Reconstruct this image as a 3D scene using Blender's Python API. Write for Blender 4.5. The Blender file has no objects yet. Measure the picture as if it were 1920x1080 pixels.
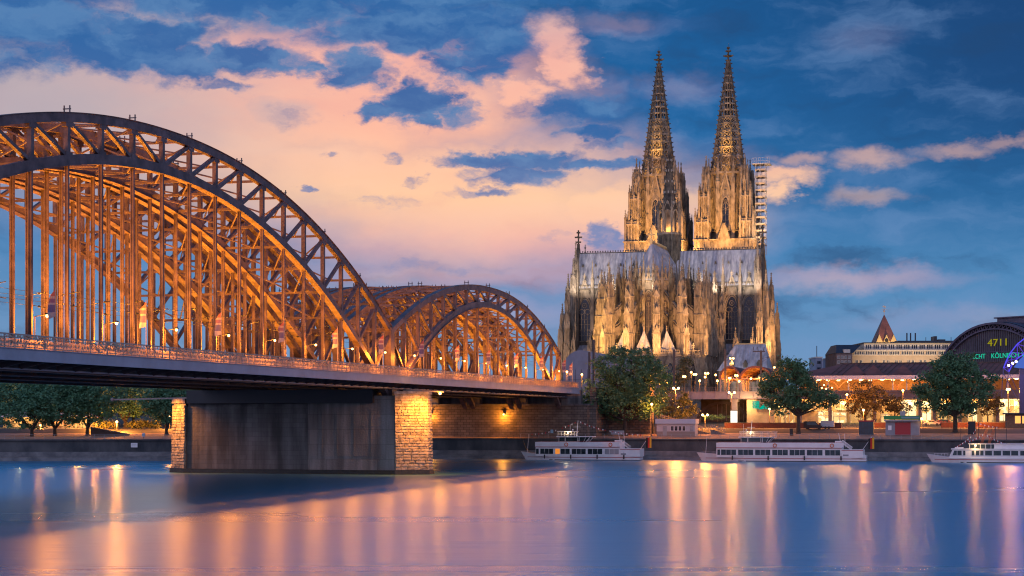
import bpy, math, random
from mathutils import Vector, Matrix
C = bpy.context.scene.collection
sc = bpy.context.scene
R = math.radians
F = 3350.0            # focal length in photo pixels (1920 wide)
CAM_Z = 9.4
random.seed(7)

def S(r, g, b):       # sRGB 0-255 -> linear
    def f(c):
        c /= 255.0
        return c / 12.92 if c <= .04045 else ((c + .055) / 1.055) ** 2.4
    return (f(r), f(g), f(b))

# ------------------------------------------------------------------ camera
cam_d = bpy.data.cameras.new('camera'); cam = bpy.data.objects.new('camera', cam_d); C.objects.link(cam)
cam.location = (0, 0, CAM_Z); cam.rotation_euler = (R(90), 0, 0)
cam_d.sensor_width = 36; cam_d.lens = 36 * F / 1920; cam_d.shift_y = 246 / 1920
cam_d.clip_start = .5; cam_d.clip_end = 20000
sc.camera = cam
sc.view_settings.view_transform = 'Standard'; sc.view_settings.look = 'None'
sc.view_settings.exposure = 0; sc.view_settings.gamma = 1
sc.view_settings.use_curve_mapping = False
sc.render.engine = 'CYCLES'
sc.cycles.use_denoising = True; sc.cycles.filter_width = 1.15
try:
    sc.cycles.denoiser = 'OPENIMAGEDENOISE'; sc.cycles.denoising_input_passes = 'RGB_ALBEDO_NORMAL'
    sc.cycles.denoising_prefilter = 'ACCURATE'
except Exception: pass
sc.cycles.max_bounces = 5; sc.cycles.diffuse_bounces = 2; sc.cycles.glossy_bounces = 3
sc.cycles.sample_clamp_indirect = 4; sc.cycles.caustics_reflective = False; sc.cycles.caustics_refractive = False

# ------------------------------------------------------------------ sky
SUN_AZ, SUN_EL = R(-9), R(1.5)          # just gone down behind the bridge, north-west-ish
world = bpy.data.worlds.new('World'); sc.world = world; world.use_nodes = True
NT = world.node_tree; NT.nodes.clear()
def N(t, **kw):
    n = NT.nodes.new(t)
    for k, v in kw.items(): setattr(n, k, v)
    return n
def L(a, b): NT.links.new(a, b)
def val(sock, x):
    if isinstance(x, (int, float, tuple)): sock.default_value = x
    else: L(x, sock)
def M_(op, a, b=0.0, clamp=False):
    n = N('ShaderNodeMath', operation=op, use_clamp=clamp); val(n.inputs[0], a); val(n.inputs[1], b); return n.outputs[0]
def VM(op, a, b=(0, 0, 0)):
    n = N('ShaderNodeVectorMath', operation=op); val(n.inputs[0], a); val(n.inputs[1], b)
    return n.outputs['Value'] if op == 'LENGTH' else n.outputs[0]
def MIX(f, a, b):
    n = N('ShaderNodeMix', data_type='RGBA'); n.clamp_factor = True
    val(n.inputs[0], f)
    for s, x in ((n.inputs[6], a), (n.inputs[7], b)):
        if isinstance(x, tuple): s.default_value = (*x[:3], 1)
        else: L(x, s)
    return n.outputs[2]
def RNG(x, a, b, lo=0.0, hi=1.0):
    n = N('ShaderNodeMapRange', interpolation_type='SMOOTHSTEP'); val(n.inputs[0], x)
    for i, q in enumerate((a, b, lo, hi)): n.inputs[i + 1].default_value = q
    return n.outputs[0]
def RAMP(x, stops):
    n = N('ShaderNodeValToRGB'); val(n.inputs[0], x); e = n.color_ramp.elements
    while len(e) < len(stops): e.new(.5)
    for q, (p, c) in zip(e, stops): q.position = p; q.color = (*c, 1)
    return n.outputs[0]
def ang(px, py):                        # a photo direction as azimuth / elevation in degrees
    u, v = (px - 960) / F, (786 - py) / F
    a = math.atan(u); return math.degrees(a), math.degrees(math.atan(v * math.cos(a)))
PXD = math.degrees(1 / F)
tc = N('ShaderNodeTexCoord'); sep = N('ShaderNodeSeparateXYZ'); L(tc.outputs['Generated'], sep.inputs[0])
AZ = M_('MULTIPLY', M_('ARCTAN2', sep.outputs[0], sep.outputs[1]), 57.29578)
EL = M_('MULTIPLY', M_('ARCSINE', sep.outputs[2]), 57.29578)
cmb = N('ShaderNodeCombineXYZ'); L(AZ, cmb.inputs[0]); L(EL, cmb.inputs[1])
AE = cmb.outputs[0]
def NOISE(vec, scale, detail=5, rough=.55, off=(0, 0, 0)):
    n = N('ShaderNodeTexNoise'); n.inputs['Scale'].default_value = 1
    n.inputs['Detail'].default_value = detail; n.inputs['Roughness'].default_value = rough
    mp = N('ShaderNodeMapping'); L(vec, mp.inputs[0]); mp.inputs['Scale'].default_value = scale; mp.inputs['Location'].default_value = off
    L(mp.outputs[0], n.inputs['Vector']); return n
w1 = NOISE(AE, (.38, .62, 1), 6, .58)
WA = VM('ADD', AE, VM('MULTIPLY', VM('SUBTRACT', w1.outputs['Color'], (.5, .5, .5)), (3.6, 2.0, 0)))
w2 = NOISE(AE, (.9, 1.5, 1), 5, .6, (11, 3, 0))
WB = VM('ADD', AE, VM('MULTIPLY', VM('SUBTRACT', w2.outputs['Color'], (.5, .5, .5)), (2.4, 1.1, 0)))
def ELL(vec, px, py, rx, ry, w=1.0, soft=.45, rot=0):
    a, e = ang(px, py)
    v = VM('SUBTRACT', vec, (a, e, 0))
    if rot:
        r = N('ShaderNodeVectorRotate', rotation_type='Z_AXIS'); L(v, r.inputs[0]); r.inputs['Angle'].default_value = R(rot); v = r.outputs[0]
    d = VM('LENGTH', VM('MULTIPLY', v, (1 / (rx * PXD), 1 / (ry * PXD), 0)))
    soft = min(.95, soft * 1.4); return RNG(d, 1 + soft, 1 - soft, 0, w)
def UNION(lst):
    o = lst[0]
    for x in lst[1:]: o = M_('MAXIMUM', o, x)
    return o
# clear evening sky by elevation, darker to the right (north)
elf = M_('DIVIDE', EL, 60.0, True)
blue = RAMP(elf, [(0, S(100, 146, 190)), (.03, S(104, 149, 192)), (.075, S(78, 137, 187)), (.12, S(42, 116, 175)),
                  (.17, S(21, 100, 162)), (.225, S(18, 88, 147)), (.3, S(36, 130, 196)), (.5, S(36, 114, 182)), (1, S(50, 88, 146))])
f_r = M_('MULTIPLY', RNG(AZ, 2, 17), RNG(EL, 3, 11.5)); blue = MIX(M_('MULTIPLY', f_r, .8), blue, S(26, 64, 114))
n_b = NOISE(WA, (.22, .75, 1), 5, .55, (5, 8, 0)).outputs['Fac']
blue = MIX(M_('MULTIPLY', RNG(n_b, .45, .72), .42), blue, S(112, 148, 196))
blue = MIX(M_('MULTIPLY', RNG(n_b, .5, .25), .6), blue, S(30, 70, 116))
# sunset glow and the lit undersides of the cloud sheet
warm = RAMP(M_('DIVIDE', EL, 13.5, True), [(0, S(176, 170, 205)), (.28, S(198, 168, 196)), (.4, S(244, 182, 172)), (.52, S(255, 204, 165)),
                                          (.68, S(255, 190, 163)), (.85, S(244, 178, 165)), (1, S(190, 165, 180))])
n_w = NOISE(WA, (.16, .55, 1), 5, .5, (2, 1, 0)).outputs['Fac']
warm = MIX(M_('MULTIPLY', RNG(n_w, .42, .75), .5), warm, S(255, 206, 178))
warm = MIX(M_('MULTIPLY', RNG(n_w, .5, .25), .28), warm, S(232, 160, 156))
warm = MIX(UNION([ELL(WA, 60, 235, 330, 190, .85, .8), ELL(WA, 520, 220, 70, 25, .5, .6), ELL(WA, 300, 30, 120, 60, .6, .6)]), warm, S(166, 166, 182))
W = UNION([ELL(WA, 640, 390, 640, 150, 1, .32), ELL(WA, 250, 250, 420, 150, 1, .3), ELL(WA, 600, 180, 420, 130, 1, .3),
           ELL(WB, 1032, 75, 52, 42, .95, .4), ELL(WB, 1055, 128, 52, 34, 1, .35, 20), ELL(WB, 975, 172, 62, 26, 1, .35),
           ELL(WA, 1130, 400, 130, 75, 1, .35), ELL(WA, 330, 40, 170, 60, .8, .5), ELL(WB, 1320, 385, 90, 40, .8, .5),
           ELL(WA, 470, 40, 500, 28, .45, .6)])
W = M_('MULTIPLY', W, RNG(EL, 2.8, 6.0))
W = M_('MULTIPLY', W, M_('SUBTRACT', 1.0, UNION([ELL(WA, 40, 560, 700, 190, 1, .35), ELL(WA, -900, 500, 850, 340, 1, .2)])))
low = UNION([ELL(WA, 900, 500, 330, 40, .55, .6), ELL(WB, 1600, 524, 150, 20, .42, .6), ELL(WB, 1470, 332, 62, 15, .9, .45), ELL(WB, 1458, 362, 30, 20, .95, .45),
             ELL(WB, 1632, 300, 52, 14, .48, .7), ELL(WB, 1795, 280, 62, 10, .36, .7), ELL(WB, 1885, 268, 40, 9, .3, .6), ELL(WB, 1620, 368, 66, 14, .32, .6),
             ELL(WB, 1270, 160, 70, 20, .1, .7), ELL(WB, 1150, 45, 60, 16, .2, .6), ELL(WB, 1620, 70, 60, 22, .05, .8), ELL(WB, 1495, 300, 40, 12, .4, .6),
             ELL(WA, 850, 585, 260, 30, .35, .7), ELL(WB, 1800, 600, 160, 20, .2, .7)])
W = M_('MAXIMUM', W, low)
sky_c = MIX(W, blue, warm)
D = UNION([ELL(WA, 480, -25, 560, 62, 1, .5), ELL(WA, 120, 95, 200, 34, .8, .5, -14), ELL(WA, 60, 40, 170, 50, .95, .4), ELL(WA, 245, 80, 150, 42, 1, .35, -18), ELL(WB, 345, 118, 90, 36, 1, .4), ELL(WA, 400, 40, 60, 60, .6, .5),
           ELL(WB, 470, 108, 110, 30, .95, .4), ELL(WB, 415, 155, 55, 10, .7, .5), ELL(WB, 545, 22, 85, 30, .95, .4),
           ELL(WA, 770, 52, 200, 44, 1, .35, -6), ELL(WA, 930, 60, 95, 62, .9, .4), ELL(WB, 880, 120, 85, 40, .9, .4), ELL(WB, 665, 130, 70, 38, .95, .45),
           ELL(WB, 575, 128, 40, 22, .8, .5), ELL(WB, 778, 190, 76, 40, 1, .35), ELL(WB, 712, 214, 52, 17, .95, .4), ELL(WB, 800, 226, 36, 24, .9, .4),
           ELL(WB, 862, 216, 42, 28, .75, .5), ELL(WB, 900, 165, 60, 10, .3, .5), ELL(WA, 545, 226, 62, 16, .35, .6),
           ELL(WB, 960, 300, 135, 18, 1, .4), ELL(WB, 975, 328, 90, 20, .95, .4), ELL(WB, 1120, 308, 105, 12, .9, .45), ELL(WB, 915, 362, 62, 9, .75, .45),
           ELL(WB, 620, 292, 20, 6, .5, .5), ELL(WB, 768, 334, 20, 10, .5, .5), ELL(WB, 580, 352, 22, 6, .75, .4), ELL(WB, 722, 378, 60, 10, .35, .6),
           ELL(WB, 735, 296, 22, 7, .4, .5), ELL(WB, 1132, 446, 36, 24, .85, .4), ELL(WB, 1040, 440, 26, 8, .35, .5), ELL(WB, 1120, 248, 62, 14, .85, .4),
           ELL(WB, 1085, 205, 95, 30, .9, .5), ELL(WB, 1150, 270, 70, 12, .6, .5), ELL(WA, 1010, 215, 60, 12, .45, .5), ELL(WA, 800, 492, 130, 12, .4, .6)])
n_d = NOISE(WB, (.5, 1.1, 1), 4, .5, (3, 9, 0)).outputs['Fac']
dark = MIX(RNG(n_d, .38, .66), S(40, 101, 164), S(80, 128, 180))
dark = MIX(RNG(EL, 9.0, 5.5), dark, S(122, 138, 184))
n_e = NOISE(WB, (1.1, 2.2, 1), 6, .62, (7, 2, 0)).outputs['Fac']
D = RNG(M_('ADD', D, M_('MULTIPLY', M_('SUBTRACT', n_e, .5), 1.0)), .08, .92)
sky_c = MIX(M_('MULTIPLY', D, .97), sky_c, dark)
# unseen eastern belt, brightened to light building fronts and boats; grey below the horizon
sky_c = MIX(M_('MULTIPLY', RNG(sep.outputs[1], .25, -.35), RNG(EL, 60, 10)), sky_c, (.80, .78, 1.15))
sky_c = MIX(RNG(EL, 1, -4), sky_c, S(70, 74, 92))
nish = N('ShaderNodeTexSky', sky_type='NISHITA'); nish.sun_disc = False
nish.sun_elevation = SUN_EL; nish.sun_rotation = SUN_AZ
bg1 = N('ShaderNodeBackground'); L(sky_c, bg1.inputs[0]); bg1.inputs[1].default_value = 1.0
bg2 = N('ShaderNodeBackground'); L(nish.outputs[0], bg2.inputs[0]); bg2.inputs[1].default_value = .05
ads = N('ShaderNodeAddShader'); L(bg1.outputs[0], ads.inputs[0]); L(bg2.outputs[0], ads.inputs[1])
wo = N('ShaderNodeOutputWorld'); L(ads.outputs[0], wo.inputs[0])
bg2.inputs[1].default_value = .0015

sun_d = bpy.data.lights.new('sun', 'SUN'); sun = bpy.data.objects.new('sun', sun_d); C.objects.link(sun)
sun_d.energy = .12; sun_d.angle = R(12); sun_d.color = (1, .72, .6)
sun.rotation_euler = Vector((-math.sin(SUN_AZ) * math.cos(SUN_EL), -math.cos(SUN_AZ) * math.cos(SUN_EL), -math.sin(SUN_EL))).to_track_quat('-Z', 'Y').to_euler()
sun.location = (-300, 1500, 300)

# ------------------------------------------------------------------ helpers
class MB:
    def __init__(s): s.v = []; s.f = []; s.xf = None
    def add(s, vs, fs):
        o = len(s.v)
        if s.xf is not None: vs = [tuple(s.xf @ Vector(p)) for p in vs]
        s.v.extend(tuple(p) for p in vs); s.f.extend(tuple(i + o for i in f) for f in fs)
    def hexa(s, p):
        s.add(p, [(0, 3, 2, 1), (4, 5, 6, 7), (0, 1, 5, 4), (1, 2, 6, 5), (2, 3, 7, 6), (3, 0, 4, 7)])
    def box(s, x0, x1, y0, y1, z0, z1):
        s.hexa([(x0, y0, z0), (x1, y0, z0), (x1, y1, z0), (x0, y1, z0), (x0, y0, z1), (x1, y0, z1), (x1, y1, z1), (x0, y1, z1)])
    def cbox(s, x, y, z, sx, sy, sz): s.box(x - sx / 2, x + sx / 2, y - sy / 2, y + sy / 2, z, z + sz)
    def beam(s, p, q, w, h, up=(0, 0, 1)):
        p, q = Vector(p), Vector(q); d = (q - p)
        if d.length < 1e-6: return
        d.normalize(); u = Vector(up)
        if abs(d.dot(u)) > .98: u = Vector((0, 1, 0)) if abs(d.y) < .9 else Vector((1, 0, 0))
        a = d.cross(u).normalized() * (w / 2); b = a.cross(d).normalized() * (h / 2)
        s.hexa([p - a - b, p + a - b, q + a - b, q - a - b, p - a + b, p + a + b, q + a + b, q - a + b])
    def ring(s, ps, w, h, up, closed=False):
        k = len(ps)
        for i in range(k if closed else k - 1): s.beam(ps[i], ps[(i + 1) % k], w, h, up)
    def sweep(s, ps, w, h, up, wn=None):          # one continuous box section along a planar path
        vs = []; fs = []; n = len(ps); P = [Vector(p) for p in ps]; wv = Vector(up).normalized() * (w / 2)
        for i in range(n):
            t = (P[min(i + 1, n - 1)] - P[max(i - 1, 0)]).normalized(); b = wv.cross(t).normalized() * (h / 2)
            vs += [P[i] - wv - b, P[i] + wv - b, P[i] + wv + b, P[i] - wv + b]
        for i in range(n - 1):
            for j in range(4): fs.append((i * 4 + j, i * 4 + (j + 1) % 4, i * 4 + 4 + (j + 1) % 4, i * 4 + 4 + j))
        fs += [(3, 2, 1, 0), tuple(n * 4 - 4 + j for j in range(4))]
        s.add(vs, fs)
    def cyl(s, p, q, r0, r1=None, n=8, cap=True):
        r1 = r0 if r1 is None else r1
        p, q = Vector(p), Vector(q); d = (q - p).normalized()
        u = Vector((0, 0, 1)) if abs(d.z) < .95 else Vector((1, 0, 0))
        a = d.cross(u).normalized(); b = d.cross(a).normalized()
        vs = []
        for c, r in ((p, r0), (q, r1)):
            vs += [c + (a * math.cos(2 * math.pi * i / n) + b * math.sin(2 * math.pi * i / n)) * r for i in range(n)]
        fs = [(i, (i + 1) % n, n + (i + 1) % n, n + i) for i in range(n)]
        if cap: fs += [tuple(range(n))[::-1], tuple(range(n, 2 * n))]
        s.add(vs, fs)
    def prism(s, pts, z0, z1, k=1.0, c=(0, 0)):   # polygon prism, top scaled by k about c
        n = len(pts)
        vs = [(x, y, z0) for x, y in pts] + [(c[0] + (x - c[0]) * k, c[1] + (y - c[1]) * k, z1) for x, y in pts]
        s.add(vs, [(i, (i + 1) % n, n + (i + 1) % n, n + i) for i in range(n)] + [tuple(range(n))[::-1], tuple(range(n, 2 * n))])
    def cone(s, pts, z0, apex):
        n = len(pts); s.add([(x, y, z0) for x, y in pts] + [apex], [(i, (i + 1) % n, n) for i in range(n)] + [tuple(range(n))[::-1]])
    def pyr(s, x, y, z, w, h, k=0.0):
        s.prism([(x - w / 2, y - w / 2), (x + w / 2, y - w / 2), (x + w / 2, y + w / 2), (x - w / 2, y + w / 2)], z, z + h, max(k, .04), (x, y))
    def extr(s, pts, d):                          # polygon (3-D, planar) extruded by vector d
        n = len(pts); d = Vector(d); P = [Vector(p) for p in pts]
        s.add(P + [p + d for p in P], [(i, (i + 1) % n, n + (i + 1) % n, n + i) for i in range(n)] + [tuple(range(n))[::-1], tuple(range(n, 2 * n))])
    def ball(s, c, r, n=8, m=6, sz=1.0):
        vs = []; fs = []; c = Vector(c)
        for j in range(m + 1):
            t = math.pi * j / m
            for i in range(n):
                a = 2 * math.pi * i / n; vs.append(c + Vector((r * math.sin(t) * math.cos(a), r * math.sin(t) * math.sin(a), r * sz * math.cos(t))))
        for j in range(m):
            for i in range(n): fs.append((j * n + i, (j + 1) * n + i, (j + 1) * n + (i + 1) % n, j * n + (i + 1) % n))
        s.add(vs, fs)
    def quad(s, a, b, c, d): s.add([a, b, c, d], [(0, 1, 2, 3)])
    def build(s, name, mat, parent=None, loc=None, smooth=False):
        me = bpy.data.meshes.new(name); me.from_pydata([tuple(p) for p in s.v], [], s.f); me.update()
        if smooth: me.polygons.foreach_set('use_smooth', [True] * len(me.polygons))
        me.materials.append(mat)
        o = bpy.data.objects.new(name, me); C.objects.link(o)
        if parent is not None: o.parent = parent
        if loc is not None: o.location = loc
        return o
def tag(o, label=None, cat=None, group=None, kind=None):
    if label: o['label'] = label
    if cat: o['category'] = cat
    if group: o['group'] = group
    if kind: o['kind'] = kind
    return o
def empty(name, loc=(0, 0, 0), rz=0.0, label=None, cat=None, group=None):
    o = bpy.data.objects.new(name, None); C.objects.link(o); o.location = loc; o.rotation_euler = (0, 0, rz)
    o.empty_display_size = .3
    return tag(o, label, cat, group)
KIDS = {}
def copy_tree(o, parent=None, name=None):
    c = o.copy(); C.objects.link(c)
    if parent is not None: c.parent = parent
    for ch in [x for x in list(C.objects) if x.parent == o]: copy_tree(ch, c)
    return c
def lamp(kind, loc, power, col, parent=None, target=None, cone=90, blend=.6, radius=.25):
    d = bpy.data.lights.new('lamp_light', kind); o = bpy.data.objects.new('lamp_light', d); C.objects.link(o)
    d.energy = power; d.color = col; d.shadow_soft_size = radius
    if kind == 'SPOT': d.spot_size = R(cone); d.spot_blend = blend
    o.location = loc
    if target is not None: o.rotation_euler = (Vector(target) - Vector(loc)).to_track_quat('-Z', 'Y').to_euler()
    if parent is not None: o.parent = parent
    return o
def at(px, py, Y): return Vector(((px - 960) * Y / F, Y, CAM_Z + (786 - py) * Y / F))
def gx(px, Y): return (px - 960) * Y / F
ORD = ['first', 'second', 'third', 'fourth', 'fifth', 'sixth', 'seventh', 'eighth', 'ninth', 'tenth', 'eleventh', 'twelfth', 'thirteenth',
       'fourteenth', 'fifteenth', 'sixteenth', 'seventeenth', 'eighteenth', 'nineteenth', 'twentieth']

# ------------------------------------------------------------------ materials
def mat(name, col, rough=.7, metal=0.0, var=0.0, vscale=.5, col2=None, bump=0.0, bscale=4.0, stretch=(1, 1, 1), emit=None, estr=1.0, spec=.5, contrast=(.35, .65)):
    m = bpy.data.materials.new(name); m.use_nodes = True; nt = m.node_tree; b = nt.nodes['Principled BSDF']
    b.inputs['Base Color'].default_value = (*col, 1); b.inputs['Roughness'].default_value = rough; b.inputs['Metallic'].default_value = metal
    b.inputs['Specular IOR Level'].default_value = spec
    if emit: b.inputs['Emission Color'].default_value = (*emit, 1); b.inputs['Emission Strength'].default_value = estr
    if var or bump or col2:
        t = nt.nodes.new('ShaderNodeTexCoord'); mp = nt.nodes.new('ShaderNodeMapping'); mp.inputs['Scale'].default_value = stretch
        nt.links.new(t.outputs['Object'], mp.inputs[0])
    if var or col2:
        n = nt.nodes.new('ShaderNodeTexNoise'); n.inputs['Scale'].default_value = vscale; n.inputs['Detail'].default_value = 5; n.inputs['Roughness'].default_value = .6
        nt.links.new(mp.outputs[0], n.inputs['Vector'])
        r = nt.nodes.new('ShaderNodeValToRGB'); nt.links.new(n.outputs['Fac'], r.inputs[0])
        a = col; c = col2 if col2 else tuple(x * (1 + var) for x in col)
        if not col2: a = tuple(x * (1 - var) for x in col)
        r.color_ramp.elements[0].position = contrast[0]; r.color_ramp.elements[0].color = (*a, 1)
        r.color_ramp.elements[1].position = contrast[1]; r.color_ramp.elements[1].color = (*c, 1)
        nt.links.new(r.outputs[0], b.inputs['Base Color'])
    if bump:
        n2 = nt.nodes.new('ShaderNodeTexNoise'); n2.inputs['Scale'].default_value = bscale; n2.inputs['Detail'].default_value = 4
        nt.links.new(mp.outputs[0], n2.inputs['Vector'])
        bp = nt.nodes.new('ShaderNodeBump'); bp.inputs['Strength'].default_value = min(1, bump); bp.inputs['Distance'].default_value = .15
        nt.links.new(n2.outputs['Fac'], bp.inputs['Height']); nt.links.new(bp.outputs[0], b.inputs['Normal'])
    return m
def glow(name, col, s, sample=False):
    m = bpy.data.materials.new(name); m.use_nodes = True; nt = m.node_tree; nt.nodes.clear()
    e = nt.nodes.new('ShaderNodeEmission'); e.inputs[0].default_value = (*col, 1); e.inputs[1].default_value = s
    o = nt.nodes.new('ShaderNodeOutputMaterial'); nt.links.new(e.outputs[0], o.inputs[0])
    if not sample:
        try: m.cycles.emission_sampling = 'NONE'
        except Exception: pass
    return m
def brickmat(name, c1, c2, mortar, scale, bw=.9, bh=.45, ms=.03, rough=.9, bump=.5, dirt=.5, stretch=(1, 1, 1)):
    m = bpy.data.materials.new(name); m.use_nodes = True; nt = m.node_tree; b = nt.nodes['Principled BSDF']; b.inputs['Roughness'].default_value = rough
    t = nt.nodes.new('ShaderNodeTexCoord'); sp = nt.nodes.new('ShaderNodeSeparateXYZ'); nt.links.new(t.outputs['Object'], sp.inputs[0])
    cm = nt.nodes.new('ShaderNodeCombineXYZ'); ad = nt.nodes.new('ShaderNodeMath'); ad.operation = 'ADD'
    nt.links.new(sp.outputs[0], ad.inputs[0]); nt.links.new(sp.outputs[1], ad.inputs[1])
    nt.links.new(ad.outputs[0], cm.inputs[0]); nt.links.new(sp.outputs[2], cm.inputs[1])
    k = nt.nodes.new('ShaderNodeTexBrick'); nt.links.new(cm.outputs[0], k.inputs['Vector'])
    k.inputs['Color1'].default_value = (*c1, 1); k.inputs['Color2'].default_value = (*c2, 1); k.inputs['Mortar'].default_value = (*mortar, 1)
    k.inputs['Scale'].default_value = scale; k.inputs['Mortar Size'].default_value = ms; k.inputs['Brick Width'].default_value = bw; k.inputs['Row Height'].default_value = bh
    n = nt.nodes.new('ShaderNodeTexNoise'); n.inputs['Scale'].default_value = .35; n.inputs['Detail'].default_value = 6
    mp = nt.nodes.new('ShaderNodeMapping'); mp.inputs['Scale'].default_value = stretch; nt.links.new(t.outputs['Object'], mp.inputs[0]); nt.links.new(mp.outputs[0], n.inputs['Vector'])
    mx = nt.nodes.new('ShaderNodeMix'); mx.data_type = 'RGBA'; mx.blend_type = 'MULTIPLY'; mx.inputs[0].default_value = dirt
    rp = nt.nodes.new('ShaderNodeValToRGB'); rp.color_ramp.elements[0].position = .35; rp.color_ramp.elements[1].position = .65
    rp.color_ramp.elements[0].color = (.25, .25, .25, 1); nt.links.new(n.outputs['Fac'], rp.inputs[0])
    nt.links.new(k.outputs['Color'], mx.inputs[6]); nt.links.new(rp.outputs[0], mx.inputs[7]); nt.links.new(mx.outputs[2], b.inputs['Base Color'])
    n2 = nt.nodes.new('ShaderNodeTexNoise'); n2.inputs['Scale'].default_value = 3; n2.inputs['Detail'].default_value = 5; nt.links.new(t.outputs['Object'], n2.inputs['Vector'])
    hs = nt.nodes.new('ShaderNodeMath'); hs.operation = 'MULTIPLY_ADD'; nt.links.new(k.outputs['Fac'], hs.inputs[0]); hs.inputs[1].default_value = -1.0; nt.links.new(n2.outputs['Fac'], hs.inputs[2])
    bp = nt.nodes.new('ShaderNodeBump'); bp.inputs['Strength'].default_value = bump; bp.inputs['Distance'].default_value = .25
    nt.links.new(hs.outputs[0], bp.inputs['Height']); nt.links.new(bp.outputs[0], b.inputs['Normal'])
    return m

M = {}
M['steel'] = mat('bridge_steel', (.12, .088, .095), .5, .0, .38, .55, spec=.4, bump=.15, bscale=6)
M['fascia'] = mat('painted_fascia', (.24, .31, .42), .45, .0, .12, .3)
M['darksteel'] = mat('dark_steel', (.05, .05, .055), .6, 0, .3, .5)
M['deck'] = mat('deck_slab', (.06, .06, .06), .9, 0, .3, .4)
M['rail'] = mat('rail_paint', (.35, .30, .28), .5)
M['lock'] = mat('padlock_metal', (.55, .42, .30), .3, .8, .4, 9)
M['stone'] = mat('pier_stone', (.30, .27, .24), .95, 0, .45, 1.2, bump=.6, bscale=3)
M['stonedark'] = brickmat('stained_stone', (.23, .225, .225), (.19, .186, .188), (.12, .118, .12), 1.0, 2.2, .8, .02, bump=.3, dirt=.85, stretch=(1.6, 1.6, .22))
M['stonepale'] = brickmat('patched_concrete', (.33, .32, .315), (.26, .25, .25), (.12, .115, .115), 1.0, 3.1, 2.55, .02, bump=.3, dirt=.7, stretch=(1.8, 1.8, .25))
M['abut'] = brickmat('abutment_ashlar', (.26, .21, .17), (.17, .14, .12), (.05, .045, .04), 1.0, 1.5, .62, .04, bump=.9)
M['quay'] = mat('quay_wall', (.045, .055, .065), .9, 0, 0, .25, col2=(.12, .125, .13), bump=.4, bscale=1.5, stretch=(1, 1, .5))
M['toe'] = mat('quay_toe', (.11, .115, .12), .95, 0, 0, .4, col2=(.24, .235, .23), bump=.7, bscale=1.2)
M['paving'] = mat('promenade_paving', (.31, .215, .16), .85, 0, .2, .4)
M['soil'] = mat('ground_cover', (.08, .085, .07), .95, 0, .4, .05)
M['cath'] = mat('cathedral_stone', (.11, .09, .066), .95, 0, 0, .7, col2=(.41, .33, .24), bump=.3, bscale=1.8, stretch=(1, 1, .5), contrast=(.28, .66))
M['cathdark'] = mat('sooty_shaded_stone', (.05, .042, .034), .95, 0, 0, .7, col2=(.20, .165, .12), bump=.3, bscale=1.6, stretch=(1, 1, .5))  # sooty tone; also stands for shade on the inner choir piers
M['glass'] = mat('church_glass', (.012, .016, .028), .25, 0, .4, 1.5)
M['white'] = mat('boat_paint', (.84, .83, .84), .35, 0, .05, .6)
M['boatglass'] = mat('boat_glass', (.03, .045, .05), .08, 0, .5, .8)
M['red'] = mat('red_paint', (.42, .035, .04), .5)
M['black'] = mat('black_paint', (.015, .015, .018), .5)
M['grey'] = mat('grey_paint', (.32, .33, .35), .5, 0, .1, .8)
M['mast'] = mat('galvanised_mast', (.06, .058, .06), .5, .3)
M['bark'] = mat('bark', (.055, .045, .036), .95, 0, .35, 2, bump=.6, bscale=5)
def leafmat(name, a, b):
    m = mat(name, a, .65, 0, 0, .55, col2=b, contrast=(.32, .68)); bs = m.node_tree.nodes['Principled BSDF']
    bs.inputs['Subsurface Weight'].default_value = 0
    return m
M['leaf'] = leafmat('plane_leaves', (.04, .11, .055), (.12, .27, .12))
M['leafdk'] = leafmat('park_leaves', (.045, .14, .08), (.12, .30, .15))
M['leaflit'] = leafmat('orange_lit_leaves', (.07, .06, .02), (.16, .12, .04))  # orange lamp light is put into the leaf colour
OR = (1.0, .31, .022)       # sodium floodlight
WM = (1.0, .47, .115)        # cathedral floodlight
M['globe'] = glow('lamp_globe', (1.0, .50, .13), 14)
M['globew'] = glow('lamp_globe_warm', (1.0, .64, .26), 9)
# ================================================================== frames
TH = R(15.4); ROT = -TH
dv = Vector((math.sin(TH), math.cos(TH), 0)); nv = Vector((math.cos(TH), -math.sin(TH), 0))
P0 = Vector((gx(731, 307), 307, 0))
def bp(t, s, z=0): return P0 + nv * t + dv * s + Vector((0, 0, z))

# ================================================================== ground, water, quay
QX = [(-3000, 200), (-600, 360), (-250, 388), (-116, 403), (-77, 407), (-45, 419), (-20, 428.5), (0, 427), (14, 423), (350, 330.4), (900, 180), (3500, -500)]
def quay_y(x):
    for (x0, y0), (x1, y1) in zip(QX, QX[1:]):
        if x0 <= x <= x1: return y0 + (y1 - y0) * (x - x0) / (x1 - x0)
    return QX[-1][1]
PROF = [(0, 4.75), (3, 4.85), (28, 6.0), (34, 7.0), (62, 7.4), (110, 9), (230, 15.7), (700, 16.2), (9000, 22)]
def ground_z(x, y):
    w = y - quay_y(x)
    for (a, z0), (b, z1) in zip(PROF, PROF[1:]):
        if a <= w <= b: return z0 + (z1 - z0) * (w - a) / (b - a)
    return PROF[0][1]
xs = sorted(set([x for x, _ in QX] + list(range(-300, 360, 20))))
def strip(prof, name, m, kind='structure'):
    vs = []; fs = []; k = len(prof)
    for x in xs:
        y = quay_y(x)
        for w, z in prof: vs.append((x, y + w, z))
    for i in range(len(xs) - 1):
        for j in range(k - 1): fs.append((i * k + j, (i + 1) * k + j, (i + 1) * k + j + 1, i * k + j + 1))
    b = MB(); b.add(vs, fs); return tag(b.build(name, m), kind=kind)
strip([(3, 4.85)] + PROF[2:3], 'promenade', M['paving'])
strip(PROF[2:], 'ground', M['soil'])
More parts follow.
